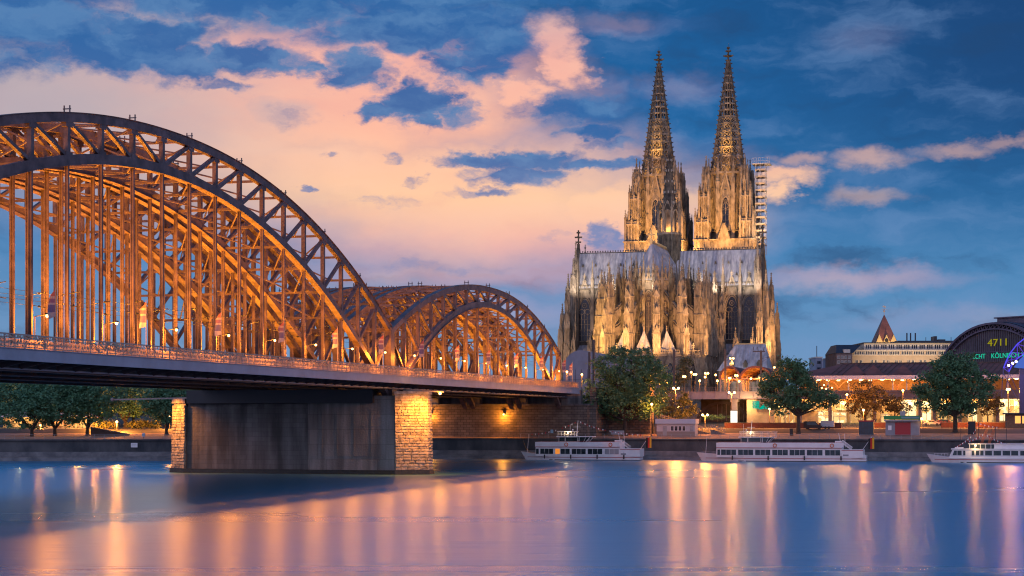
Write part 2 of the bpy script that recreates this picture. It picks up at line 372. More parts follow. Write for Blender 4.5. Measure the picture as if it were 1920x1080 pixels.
strip([(.45, 1.9), (.45, 4.55), (-.05, 4.55), (-.05, 4.85), (3, 4.85)], 'quay_wall', M['quay'])
strip([(-5.2, -1.5), (-2.6, .75), (-2.6, .95), (-1.6, 1.0), (-1.2, 1.95), (.46, 2.0)], 'quay_toe', M['toe'])
def water_mat():
    m = bpy.data.materials.new('river_water'); m.use_nodes = True; nt = m.node_tree; b = nt.nodes['Principled BSDF']
    nt.nodes.remove(b); b = nt.nodes.new('ShaderNodeBsdfGlossy'); b.inputs['Color'].default_value = (.65, .79, .95, 1)
    df = nt.nodes.new('ShaderNodeBsdfDiffuse'); df.inputs['Color'].default_value = (.012, .25, .38, 1)
    mx = nt.nodes.new('ShaderNodeMixShader'); mx.inputs[0].default_value = .29; nt.links.new(b.outputs[0], mx.inputs[1]); nt.links.new(df.outputs[0], mx.inputs[2])
    nt.links.new(mx.outputs[0], nt.nodes['Material Output'].inputs[0])
    t = nt.nodes.new('ShaderNodeTexCoord')
    def nz(scale, det, rough=.5):
        mp = nt.nodes.new('ShaderNodeMapping'); mp.inputs['Scale'].default_value = scale; nt.links.new(t.outputs['Object'], mp.inputs[0])
        n = nt.nodes.new('ShaderNodeTexNoise'); n.inputs['Scale'].default_value = 1; n.inputs['Detail'].default_value = det; n.inputs['Roughness'].default_value = rough
        nt.links.new(mp.outputs[0], n.inputs['Vector']); return n
    a = nz((.012, .09, 1), 3); c = nz((.07, .6, 1), 4, .6)
    ad = nt.nodes.new('ShaderNodeMath'); ad.operation = 'MULTIPLY_ADD'; nt.links.new(c.outputs['Fac'], ad.inputs[0]); ad.inputs[1].default_value = .6; nt.links.new(a.outputs['Fac'], ad.inputs[2])
    bpn = nt.nodes.new('ShaderNodeBump'); bpn.inputs['Strength'].default_value = 1; bpn.inputs['Distance'].default_value = .38
    nt.links.new(ad.outputs[0], bpn.inputs['Height']); nt.links.new(bpn.outputs[0], b.inputs['Normal'])
    d = nz((.006, .05, 1), 3)
    mr = nt.nodes.new('ShaderNodeMapRange'); nt.links.new(d.outputs['Fac'], mr.inputs[0]); mr.inputs[1].default_value = .3; mr.inputs[2].default_value = .7
    mr.inputs[3].default_value = .27; mr.inputs[4].default_value = .29; nt.links.new(mr.outputs[0], b.inputs['Roughness'])
    return m
w = MB(); w.quad((-3500, -400, 0), (3500, -400, 0), (3500, 700, 0), (-3500, 700, 0))
tag(w.build('river_water', water_mat()), kind='structure')

def rail_line(px_list, label, x0, x1, off, step=2.2):
    e = empty('promenade_railing', (x0, quay_y(x0), 0), 0, label, 'railing')
    m = MB(); mp = MB(); x = x0; prev = None
    while x <= x1:
        p = Vector((x - x0, quay_y(x) + off - quay_y(x0), 4.85))
        mp.cyl(p, p + Vector((0, 0, 1.05)), .045, n=5)
        if prev is not None:
            for h in (.5, 1.05): m.beam(prev + Vector((0, 0, h)), p + Vector((0, 0, h)), .045, .045)
        prev = p; x += step
    m.build('rail_bar', M['grey'], e); mp.build('post', M['grey'], e)
rail_line(None, 'thin grey railing along the quay edge left of the stone pier', -130, -50, .5)
rail_line(None, 'thin grey railing along the quay edge behind the moored white boats', 2, 112, .5)
# ================================================================== bridge
SP1, NP1 = 172.4, 22      # central span, ends at the pier (s = 0)
SP2, NP2 = 121.0, 16      # western span
def prof(s):              # (upper chord z, lower chord z)
    if s <= 0: u = (s + SP1 / 2) / (SP1 / 2); return 45.2 - 22.0 * abs((s + 83.5) / 86.2) ** 2.1, 40.7 - 28.2 * abs(u) ** 2
    u = (s - SP2 / 2) / (SP2 / 2); return 35.8 - 11.4 * abs(u) ** 2.2, 32.7 - 20.2 * abs(u) ** 2
DECK = 16.6
def span_nodes(k): return [(-SP1 + SP1 * i / NP1) for i in range(NP1 + 1)] if k == 0 else [SP2 * i / NP2 for i in range(NP2 + 1)]
def make_truss(parent, k, t, fancy=False):
    ss = span_nodes(k); n = len(ss) - 1; eps = .02
    zz = [prof(min(max(s, -SP1), -eps) if k == 0 else max(s, eps)) for s in ss]
    m = MB(); fine = []
    for i in range(n * 3 + 1):
        s = ss[0] + (ss[-1] - ss[0]) * i / (n * 3); fine.append((s, *prof(min(s, -eps) if k == 0 else max(s, eps))))
    m.sweep([(t, s, a) for s, a, b in fine], .75, 1.05, (1, 0, 0))
    m.sweep([(t, s, a + .56) for s, a, b in fine], 1.05, .07, (1, 0, 0))
    m.sweep([(t, s, b) for s, a, b in fine], .7, 1.15, (1, 0, 0))
    m.sweep([(t, s, b - .6) for s, a, b in fine], 1.05, .08, (1, 0, 0))
    for i in range(1, n):
        for zc, hz_ in ((zz[i][0] - .55, .55), (zz[i][1] + .55, .6)):
            if zc > DECK: m.box(t - .31, t + .31, ss[i] - .75, ss[i] + .75, zc - hz_, zc + hz_ * .6)
    for i in range(2, n - 1, 2):                              # small fittings on top of the chord
        z = zz[i][0] + .6
        for q in (-.35, .35): m.box(t - .06 + q, t + .06 + q, ss[i] - .06, ss[i] + .06, z, z + .75)
        m.box(t - .5, t + .5, ss[i] - .05, ss[i] + .05, z + .3, z + .42)
    tr = m.build('arch_truss', M['steel'], parent)
    for i in range(n + 1):
        s, (a, b) = ss[i], zz[i]
        p = MB(); end = i in (0, n)
        if end: p.box(t - .55, t + .55, s - 1.0 if i == n else s + .01, s - .01 if i == n else s + .9, DECK - 2, a + .5)
        else: p.box(t - .28, t + .28, s - .3, s + .3, b + .5, a - .5)
        if not end and b + .5 < DECK: p = MB(); p.box(t - .28, t + .28, s - .3, s + .3, DECK - 1, a - .5)
        p.build('truss_post', M['steel'], tr)
        if not end and b - .5 > DECK + 1.0:
            h = MB(); h.box(t - .17, t + .17, s - .045, s + .045, DECK, b - .55)
            for q in (-.17, .17): h.box(t + q - .05, t + q + .05, s - .16, s + .16, DECK, b - .55)
            h.build('hanger', M['steel'], tr)
    mid = n // 2
    for i in range(n):
        j0, j1 = (i, i + 1) if i < mid else (i + 1, i)        # top at the outer post, foot at the post nearer mid-span
        p = Vector((t, ss[j0], zz[j0][0] - .3)); q = Vector((t, ss[j1], zz[j1][1] + .3))
        if q.z < DECK - .5: continue
        d = MB(); d.beam(p, q, .42, .5, (1, 0, 0)); d.build('diagonal', M['steel'], tr)
    return tr
def bracing(parent, t0, t1):
    for k in (0, 1):
        ss = span_nodes(k); m = MB()
        for lev in (0, 1):
            prev = None
            for i, s in enumerate(ss):
                z = prof(min(s, -.02) if k == 0 else max(s, .02))[lev] + (.25 if lev == 0 else -.2)
                if z < DECK + 5.5: prev = None; continue
                m.beam((t0, s, z), (t1, s, z), .26, .34)
                if prev is not None:
                    tm = (t0 + t1) / 2
                    m.beam((t0, prev[0], prev[1]), (tm, s, z), .18, .2); m.beam((t1, prev[0], prev[1]), (tm, s, z), .18, .2)
                prev = (s, z)
        for i, s in enumerate(ss):                             # sway frames between the two chords
            a, b = prof(min(s, -.02) if k == 0 else max(s, .02))
            if b < DECK + 6 or i % 2: continue
            m.beam((t0, s, a - .3), (t1, s, b + .3), .16, .2); m.beam((t0, s, b + .3), (t1, s, a - .3), .16, .2)
        m.build('wind_bracing', M['steel'], parent)
WID = 9.6; OFFS = [0, -11.6, -23.2]
S0, S1 = -186.0, 128.0
B_LAB = ['nearest of the three parallel steel arch railway bridges, dark purple outer truss with a walkway',
         'middle of the three parallel steel arch railway bridges, glowing orange behind the near one',
         'farthest of the three parallel steel arch railway bridges, behind the other two']
bridges = []
for bi, off in enumerate(OFFS):
    e = empty('arch_bridge', P0 + nv * off, ROT, B_LAB[bi], 'bridge', 'parallel railway arch bridges'); bridges.append(e)
    if bi == 0:
        for k in (0, 1):
            t0 = make_truss(e, k, 0)
            c = copy_tree(t0, e); c.location = (-WID, 0, 0)
    else:
        for tr in [o for o in list(C.objects) if o.parent == bridges[0] and o.name.startswith('arch_truss')]: copy_tree(tr, e)
    bracing(e, 0, -WID)
    d = MB(); d.box(-WID + .4, -.4, S0, S1, 15.5, 16.3)        # track deck
    for tt in (-2.6, -7): 
        for q in (-.75, .75): d.box(tt + q - .06, tt + q + .06, S0, S1, 16.3, 16.5)
    d.build('track_deck', M['deck'], e)
    g = MB()
    for tt in (0, -WID):
        for z0, z1, hw in ((14.62, 16.55, .1), (14.5, 14.62, .4), (16.55, 16.68, .45)): g.box(tt - hw, tt + hw, S0, S1, z0, z1)
    s = S0
    while s < S1:
        g.box(-WID + .45, -.45, s - .2, s + .2, 14.7, 15.5); s += 7.8
    g.build('girder', M['darksteel'], e)
# walkway on the near side
e = bridges[0]
wk = MB(); wk.box(.5, 4.1, S0, 124, 16.3, 16.6); wk.build('walkway', M['deck'], e)
fa = MB(); fa.box(4.12, 4.22, S0, 124.3, 15.5, 16.62); fa.box(4.0, 4.36, S0, 124.3, 16.62, 16.7); fa.box(3.95, 4.3, S0, 124.3, 15.42, 15.5)
fa.build('fascia_girder', M['fascia'], e)
br = MB(); br.extr([(4.05, -.08, 15.5), (4.05, -.08, 16.25), (.45, -.08, 16.25), (.45, -.08, 14.7)], (0, .16, 0))
s = S0; b0 = br.build('walkway_bracket', M['steel'], e); b0.location = (0, s, 0)
while s < 120:
    s += 3.85; c = b0.copy(); C.objects.link(c); c.location = (0, s, 0)
hz = MB(); hz.box(.42, .62, S0, 124, 14.66, 14.84); hz.build('service_pipe', M['fascia'], e)
rl = MB(); s = S0
for z, h in ((18.12, .07), (17.8, .04), (16.85, .05)): rl.box(4.05, 4.13, S0, 124, z - h, z + h)
while s < 124:
    rl.box(4.04, 4.14, s - .05, s + .05, 16.6, 18.2); s += 1.95
s = S0
while s < 124:
    rl.box(4.075, 4.105, s - .015, s + .015, 16.85, 18.1); s += .32
rl.build('railing', M['rail'], e)
rs = random.Random(3); lk = MB()
for i in range(9000):
    s = rs.uniform(-135, 122); dens = .55 + .45 * math.sin(s * .31) * math.sin(s * .083 + 1)
    if rs.random() > dens: continue
    z = 16.95 + 1.1 * (rs.random() ** .75); a = rs.uniform(.05, .1); q = 4.0 + rs.uniform(-.03, .12)
    lk.box(q, q + .05, s - a, s + a, z - a, z + a)
lo = lk.build('padlocks', M['lock'], e); lo['kind'] = 'stuff'
# inner rail between walkway and tracks
ir = MB()
for z in (17.1, 17.7): ir.box(.62, .68, S0, 124, z - .04, z + .04)
ir.build('guard_rail', M['rail'], e)
bw = MB(); s = -150
while s < 123:
    bw.box(.5, .56, s + .06, s + 3.85, 16.62, 17.95); s += 3.92
bw.build('barrier_panel', mat('barrier_sheet', (.48, .42, .40), .6, 0, .2, .5), e)

# walkway lamps on arms off the hangers, floodlights between the trusses
def walkway_lamp(s, label):
    o = empty('walkway_lamp', bp(.3, s, DECK), ROT, label, 'lamp', 'lamps along the bridge walkway')
    a = MB(); a.cyl((0, 0, 3.95), (1.5, 0, 4.15), .05, n=6); a.cyl((.02, 0, 0.05), (.02, 0, 4.0), .06, n=6); a.build('lamp_arm', M['mast'], o)
    h = MB(); h.prism([(1.25, -.2), (1.8, -.2), (1.8, .2), (1.25, .2)], 4.12, 4.3, .6, (1.5, 0)); h.build('lamp_hood', M['mast'], o)
    g = MB(); g.ball((1.52, 0, 3.98), .17, 8, 6); g.build('lamp_globe', M['globe'], o)
    lamp('POINT', (1.52, 0, 3.55), 3600, (1, .25, .015), o, radius=.2)
k = 0
PN1 = SP1 / NP1; PN2 = SP2 / NP2
left = [-PN1 * i + .35 for i in (1, 3, 5, 7, 9, 11, 13, 15)]; right = [PN2 * i + .35 for i in (1, 3, 5, 7, 9, 11, 13, 15)]
for i, s in enumerate(left): walkway_lamp(s, f'orange walkway lamp, {ORD[i]} left of the tall post where both arches meet')
for i, s in enumerate(right): walkway_lamp(s, f'orange walkway lamp, {ORD[i]} right of the tall post where both arches meet')
for bi, off in enumerate(OFFS):
    s = -164.0
    while s < 122:
        hgt = prof(min(s, -.02) if s <= 0 else s)[1] - DECK
        pw = (4300 + 33 * max(4, hgt) ** 2) * (1 if bi == 0 else .8)
        for tt in (-1.2, -WID + 1.2) if bi == 0 else (-WID / 2,):
            lamp('SPOT', (tt, s, 17.2), pw * (1 if bi == 0 else 1.25), OR, bridges[bi], (tt + (-1.5 if tt > -4 else 1.5), s + 2, 30), 150, .8, .3)
        s += 15.7
# flags
M['flag'] = None
def flag_mat():
    m = bpy.data.materials.new('flag_cloth'); m.use_nodes = True; nt = m.node_tree; b = nt.nodes['Principled BSDF']; b.inputs['Roughness'].default_value = .8
    t = nt.nodes.new('ShaderNodeTexCoord'); sp = nt.nodes.new('ShaderNodeSeparateXYZ'); nt.links.new(t.outputs['Object'], sp.inputs[0])
    n = nt.nodes.new('ShaderNodeMath'); n.operation = 'MULTIPLY_ADD'; nt.links.new(sp.outputs[2], n.inputs[0]); n.inputs[1].default_value = 1 / 3.2; n.inputs[2].default_value = -3.6 / 3.2
    r = nt.nodes.new('ShaderNodeValToRGB'); r.color_ramp.interpolation = 'CONSTANT'; nt.links.new(n.outputs[0], r.inputs[0]); e = r.color_ramp.elements
    st = [(0, (.38, .36, .42)), (.2, (.12, .11, .26)), (.45, (.34, .30, .36)), (.52, (.2, .1, .2)), (.66, (.38, .30, .30)), (.74, (.34, .10, .09))]
    while len(e) < len(st): e.new(.5)
    for q, (p, c) in zip(e, st): q.position = p; q.color = (*c, 1)
    nt.links.new(r.outputs[0], b.inputs['Base Color']); return m
M['flag'] = flag_mat()
def cloth(w, z0, z1, amp, seed, slope=.9):
    rr = random.Random(seed); ph = rr.uniform(0, 6); m = MB(); nx, nz = 6, 9; vs = []
    for j in range(nz + 1):
        for i in range(nx + 1):
            u = i / nx; v = j / nz
            vs.append((-w * u, amp * math.sin(u * 4 + v * 5 + ph) * u, z0 + (z1 - z0) * v - slope * u * (.3 + .7 * v)))
    fs = [(j * (nx + 1) + i, j * (nx + 1) + i + 1, (j + 1) * (nx + 1) + i + 1, (j + 1) * (nx + 1) + i) for j in range(nz) for i in range(nx)]
    m.add(vs, fs); return m
FL = [-119 + 21 * i for i in range(12)]
for i, s in enumerate(FL):
    q = FL.index(7)
    side = f'{ORD[5 - i]} left' if s < 0 else f'{ORD[i - 6]} right'
    o = empty('flagpole', bp(3.85, s, DECK), ROT, f'striped banner flag on walkway pole, {side} of where both arches meet', 'flag', 'flags along the bridge walkway')
    p = MB(); p.cyl((0, 0, 0), (0, 0, 6.9), .06, .04, 6); p.build('pole', M['rail'], o)
    f = cloth(.85, 3.8, 6.7, .18, i); f.build('flag', M['flag'], o, smooth=True)
# overhead line wires of the near tracks
ow = empty('overhead_line', bp(-2.6, -60, 17), ROT, 'black overhead wires with insulator arms strung over the near bridge tracks', 'overhead wires')
w_ = MB()
for tt in (0, -4.4):
    for z in (5.6, 6.6): w_.cyl((tt, -115, z), (tt, 180, z), .022, n=4, cap=False)
w_.build('wire', M['black'], ow)
for i in range(8):
    s = -100 + i * 2 * PN1 + 60 - 22
    for tt in (0.4, -4.0):
        a_ = MB(); a_.cyl((tt + 1.9, s, 7.0), (tt - .3, s, 6.7), .05, n=5); a_.cyl((tt + 1.9, s, 5.2), (tt - .3, s, 5.7), .04, n=5); a_.ball((tt + 1.1, s, 6.9), .16, 6, 4); a_.ball((tt + 1.1, s, 5.4), .15, 6, 4)
        a_.build('insulator_arm', M['black'], ow)

# ------------------------------------------------------------------ river pier
pr = empty('river_pier', bp(0, 0, 0), ROT, 'massive dark stone river pier with floodlit rusticated noses under the arch joint', 'bridge pier')
b = MB(); b.box(-36.5, -13.6, -3.5, 3.5, -2, 11.6); b.box(-36.3, -13.6, -3.3, 3.3, 11.6, 12.1); b.build('pier_body', M['stonedark'], pr)
b = MB(); b.box(-13.6, 2.2, -3.72, 3.72, -2, 13.4)
for z in (3.1, 8.2, 10.9): b.box(-13.55, 2.15, -3.76, -3.7, z, z + .05)
for tt in (-11, -8.2, -5.2, -2.1): b.box(tt, tt + .05, -3.755, -3.7, 3.15, 10.9)
b.build('pier_extension', M['stonepale'], pr)
b = MB(); b.box(-36.7, 2.4, -4.3, 4.3, -2, .75)
b.prism([(2.4, -4.35), (7.65, -1.4), (7.65, 1.4), (2.4, 4.35)], -2, .8, .985, (2.4, 0)); b.prism([(-36.7, 4.35), (-40.85, 1.4), (-40.85, -1.4), (-36.7, -4.35)], -2, .8, .985, (-36.7, 0)); b.build('footing', mat('wet_algae_stone', (.012, .014, .012), .5, 0, .5, 1.5, bump=.6, bscale=3), pr)
def nose(t0, t1, ztop, seed):
    rr = random.Random(seed); m = MB(); sgn = 1 if t1 > t0 else -1
    pl = [(t0, -4.0), (t1, -1.2), (t1, 1.2), (t0, 4.0)]
    core = [(t0 - .0, -3.8), (t1 - .25 * sgn, -1.1), (t1 - .25 * sgn, 1.1), (t0, 3.8)]
    if sgn < 0: core = core[::-1]
    m.prism(core, -2, ztop)
    z = -.6
    while z < ztop - .5:
        h = rr.uniform(.42, .56); bat = (ztop - z) * .03
        for (a, c) in zip(pl, pl[1:]):
            A = Vector((a[0] + sgn * bat * .6, a[1], 0)); Cc = Vector((c[0] + sgn * bat * .6, c[1], 0)); ln = (Cc - A).length; dr = (Cc - A) / ln
            nn = Vector((dr.y, -dr.x, 0)) * (-1 if sgn < 0 else 1)
            if nn.x * sgn < 0 and abs(nn.x) > .05: nn = -nn
            x = -rr.uniform(0, .5)
            while x < ln:
                wd = rr.uniform(.8, 1.9); x0 = max(0, x) + .014; x1 = min(ln, x + wd) - .014
                if x1 - x0 > .1:
                    dep = rr.uniform(.03, .13); p = [A + dr * x0, A + dr * x1]; zz0, zz1 = z + .018, z + h - .018
                    bev = .06
                    vs = [p[0] + Vector((0, 0, zz0)), p[1] + Vector((0, 0, zz0)), p[1] + Vector((0, 0, zz1)), p[0] + Vector((0, 0, zz1))]
                    fr = [p[0] + dr * bev + nn * dep + Vector((0, 0, zz0 + bev)), p[1] - dr * bev + nn * (dep + rr.uniform(-.05, .05)) + Vector((0, 0, zz0 + bev)),
                          p[1] - dr * bev + nn * (dep + rr.uniform(-.06, .03)) + Vector((0, 0, zz1 - bev)), p[0] + dr * bev + nn * (dep + rr.uniform(-.06, .03)) + Vector((0, 0, zz1 - bev))]
                    m.add([v - nn * .3 for v in vs] + vs + fr, [(0, 1, 5, 4), (1, 2, 6, 5), (2, 3, 7, 6), (3, 0, 4, 7), (4, 5, 9, 8), (5, 6, 10, 9), (6, 7, 11, 10), (7, 4, 8, 11), (8, 9, 10, 11)])
                x += wd
        z += h
    return m, core
m, core = nose(2.2, 7.1, 13.6, 1); ns = m.build('cutwater', M['stone'], pr)
c = MB(); c.prism([(core[0][0], core[0][1] - .3), (core[1][0] + .35, core[1][1] - .2), (core[2][0] + .35, core[2][1] + .2), (core[3][0], core[3][1] + .3)], 13.6, 14.15); c.build('coping', M['stone'], ns)
m, core = nose(-36.5, -40.3, 12.2, 2); ns = m.build('cutwater', M['stone'], pr)
c = MB(); c.prism([(core[0][0], core[0][1] + .3), (core[1][0] - .35, core[1][1] + .2), (core[2][0] - .35, core[2][1] - .2), (core[3][0], core[3][1] - .3)], 12.2, 13.0); c.build('coping', M['stone'], ns)
# boom lamps on both noses and the bearing of the arch
bm = MB(); bm.beam((3, -1.5, 14.35), (10.6, -2.6, 14.0), .22, .22); bm.build('lamp_boom', M['rail'], pr)
g = MB(); g.ball((10.0, -3.0, 13.75), .24); g.build('lamp_globe', M['globe'], pr)
bm = MB(); bm.beam((-36, -1, 13.2), (-51.5, -1.6, 12.9), .2, .26); bm.ball((-51.8, -1.7, 12.9), .35, 8, 6); bm.build('lamp_boom', M['rail'], pr)
lamp('SPOT', (9.6, -4.6, 13.6), 21000, OR, pr, (4.8, -2.6, 6), 120, .9, .3)
lamp('SPOT', (-41.5, -6.0, 14.0), 17000, OR, pr, (-38.6, -2.6, 5), 110, .9, .3)
lamp('POINT', (9.9, -3.0, 13.3), 900, OR, pr, radius=.25)
bt = MB(); bt.box(-36, -1.5, -4.5, 4.5, 12.15, 14.45); bt.build('under_deck_dark_fill', M['black'], pr)  # black box added where the space under the deck lies in shade
bb = MB()
for i in range(5): bb.box(-1.2 + i * .2, -1.0 + i * .2 + .5, -2.6 + i * 1.15, -2.3 + i * 1.15, 13.9, 14.6)
bb.box(-.9, .9, -1.4, 1.4, 13.4, 14.55); bb.build('bearing', M['steel'], pr)

# ------------------------------------------------------------------ western abutment
ab = empty('stone_abutment', bp(0, 127, 0), ROT, 'dark ashlar abutment wall under the western bridge end with two lamps on it', 'abutment wall')
b = MB(); b.box(-46, 5.4, 0, 3, 4, 12.7); b.build('wall', M['abut'], ab)
b = MB(); b.box(-46, 5.6, -.25, 3, 12.7, 13.1); b.build('coping', M['stonedark'], ab)
b = MB(); b.box(-46, 3.5, 1.6, 3.6, 13.1, 16.4); b.build('backwall', M['stonedark'], ab)
for tt in (0, -10.6, -22.2, -32.8):
    b = MB(); b.box(tt - .9, tt + .9, -.1, 1.6, 13.1, 14.5); b.build('bearing_block', M['stonedark'], ab)
b = MB(); b.box(5.4, 18, 14, 19, 4, 17.0); b.box(5.4, 7, 3, 14, 4, 17.0); b.build('wing_wall', M['abut'], ab)
b = MB(); b.box(5.3, 18.1, 13.7, 19.1, 17.0, 17.35); b.build('coping', M['stone'], ab)
for px, py in ((808, 776), (945, 776)):
    u = (px - 960) / F; tt = None
    base = P0 + dv * 126.6
    tt = (u * base.y - base.x) / (nv.x - u * nv.y)
    g = MB(); g.ball((tt, -.75, 10.55), .2); g.build('lamp_globe', M['globe'], ab)
    h = MB(); h.box(tt - .25, tt + .25, -.95, 0, 10.8, 10.95); h.build('lamp_hood', M['mast'], ab)
    lamp('POINT', (tt, -1.5, 10.1), 1900, OR, ab, radius=.2)
# ================================================================== cathedral (local: x north, y west, z up from its plaza)
CX = Vector((gx(1255, 720), 720, 16.0))
cath = empty('gothic_cathedral', CX, ROT, 'huge floodlit gothic cathedral with two openwork spires and a pale lead roof', 'cathedral')
M['lead'] = mat('lead_roof', (.30, .295, .32), .5, .0, 0, .55, col2=(.58, .56, .58), stretch=(1.6, 1, .14))
def seam(m):
    nt = m.node_tree; b = nt.nodes['Principled BSDF']; t = nt.nodes.new('ShaderNodeTexCoord'); sp = nt.nodes.new('ShaderNodeSeparateXYZ'); nt.links.new(t.outputs['Object'], sp.inputs[0])
    ad = nt.nodes.new('ShaderNodeMath'); ad.operation = 'ADD'; nt.links.new(sp.outputs[0], ad.inputs[0]); nt.links.new(sp.outputs[1], ad.inputs[1])
    mu = nt.nodes.new('ShaderNodeMath'); mu.operation = 'MULTIPLY'; nt.links.new(sp.outputs[0], mu.inputs[0]); mu.inputs[1].default_value = 4.2
    si = nt.nodes.new('ShaderNodeMath'); si.operation = 'SINE'; nt.links.new(mu.outputs[0], si.inputs[0])
    bp_ = nt.nodes.new('ShaderNodeBump'); bp_.inputs['Strength'].default_value = .5; bp_.inputs['Distance'].default_value = .2
    nt.links.new(si.outputs[0], bp_.inputs['Height']); nt.links.new(bp_.outputs[0], b.inputs['Normal'])
seam(M['lead'])
pr_ = random.Random(11)
def pinnacle(m, x, y, z, w, h, n=4):
    a = .42 * h
    m.cbox(x, y, z, w, w, a); m.cbox(x, y, z + a - .12 * w, w * 1.22, w * 1.22, .16 * w)
    for dx, dy in ((1, 0), (-1, 0), (0, 1), (0, -1)):          # gablets
        cx, cy = x + dx * w * .5, y + dy * w * .5; tx, ty = -dy, dx
        m.extr([(cx - tx * w * .5, cy - ty * w * .5, z + a), (cx + tx * w * .5, cy + ty * w * .5, z + a), (cx, cy, z + a + w * 1.0)], (dx * w * .1, dy * w * .1, 0))
    m.pyr(x, y, z + a, w * .8, h * .53, .12)
    for k in range(n):
        f = (k + .6) / n; r = w * .4 * (1 - f * .88); zz = z + a + h * .53 * f; q = max(.16, w * .15)
        for sx, sy in ((1, 1), (1, -1), (-1, 1), (-1, -1)): m.cbox(x + sx * (r + q * .3), y + sy * (r + q * .3), zz, q, q, q)
    zt = z + a + h * .5
    m.cbox(x, y, zt, w * .3, w * .3, w * .18); m.cbox(x, y, zt + w * .35, w * .55, w * .14, w * .16); m.cbox(x, y, zt + w * .35, w * .14, w * .55, w * .16); m.cbox(x, y, zt, .12 * w + .05, .12 * w + .05, h * .11)
def frame(cx, cy, ang_):                 # matrix: local +x = outward, +y = sideways
    return Matrix.Translation((cx, cy, 0)) @ Matrix.Rotation(ang_, 4, 'Z')
def ribs(m, x, y0, y1, z0, z1, n, w=.22, d=.25):   # vertical blind tracery on a face whose outward direction is +x
    for i in range(n):
        y = y0 + (y1 - y0) * i / (n - 1); m.box(x - .05, x + d, y - w / 2, y + w / 2, z0, z1)
    k = (y1 - y0) / (n - 1)
    for i in range(n - 1):
        ya = y0 + k * i + w / 2; yb = y0 + k * (i + 1) - w / 2; ym = (ya + yb) / 2
        m.extr([(x - .04, ya, z1 - k * .9), (x - .04, ya, z1), (x - .04, ym, z1)], (d * .8, 0, 0)); m.extr([(x - .04, yb, z1), (x - .04, yb, z1 - k * .9), (x - .04, ym, z1)], (d * .8, 0, 0))
    m.box(x - .05, x + d + .12, y0 - w, y1 + w, z1, z1 + .35)
def buttress(cx, cy, ang_, z0, zt, depth, w, zpin, dark=False):
    F_ = frame(cx, cy, ang_); m = MB(); m.xf = F_
    h = zt - z0; st = [(0, .36, 1.0, 1.0), (.36, .7, .84, .92), (.7, 1.0, .66, .82)]
    for a, b, kd, kw in st:
        za, zb = z0 + h * a, z0 + h * b; d = depth * kd; ww = w * kw
        x0 = -depth / 2; x1 = x0 + d
        m.box(x0, x1, -ww / 2, ww / 2, za, zb)
        ribs(m, x1, -ww / 2 + .12, ww / 2 - .12, za + .4, zb - .7, 4 if ww > 2 else 3)
        m.box(x0 - .05, x1 + .3, -ww / 2 - .25, ww / 2 + .25, zb - .3, zb + .05)
        for sy in (-1, 1):                                     # side ribs
            for q in range(3):
                xx = x1 - .25 - q * d * .28
                m.box(xx - .12, xx + .12, sy * ww / 2 - .14, sy * ww / 2 + .14, za + .4, zb - .6)
        m.extr([(x1 - .1, -ww / 2 - .1, zb), (x1 - .1, ww / 2 + .1, zb), (x1 - .1, 0, zb + ww * 1.15)], (.35, 0, 0))
        if b < 1:
            for sy in (-1, 1): pinnacle(m, x1 - .35, sy * (ww / 2 - .3), zb, .62, h * .2, 3)
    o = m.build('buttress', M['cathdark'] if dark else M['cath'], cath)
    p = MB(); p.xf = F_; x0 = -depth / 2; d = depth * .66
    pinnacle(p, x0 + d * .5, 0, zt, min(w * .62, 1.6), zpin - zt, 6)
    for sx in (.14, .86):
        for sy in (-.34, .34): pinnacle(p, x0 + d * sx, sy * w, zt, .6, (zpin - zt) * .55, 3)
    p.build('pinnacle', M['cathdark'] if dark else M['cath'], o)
    return o
def arch_pts(w, hs, ha, n=6):             # pointed arch outline (u, z): springs at hs, apex at ha
    r = []
    for i in range(n + 1):
        t = i / n; r.append((-w / 2 + (w / 2) * (1 - math.cos(t * math.pi / 2)) ** .92 , hs + (ha - hs) * math.sin(t * math.pi / 2) ** .95))
    return r + [(-u, z) for u, z in r[::-1][1:]]
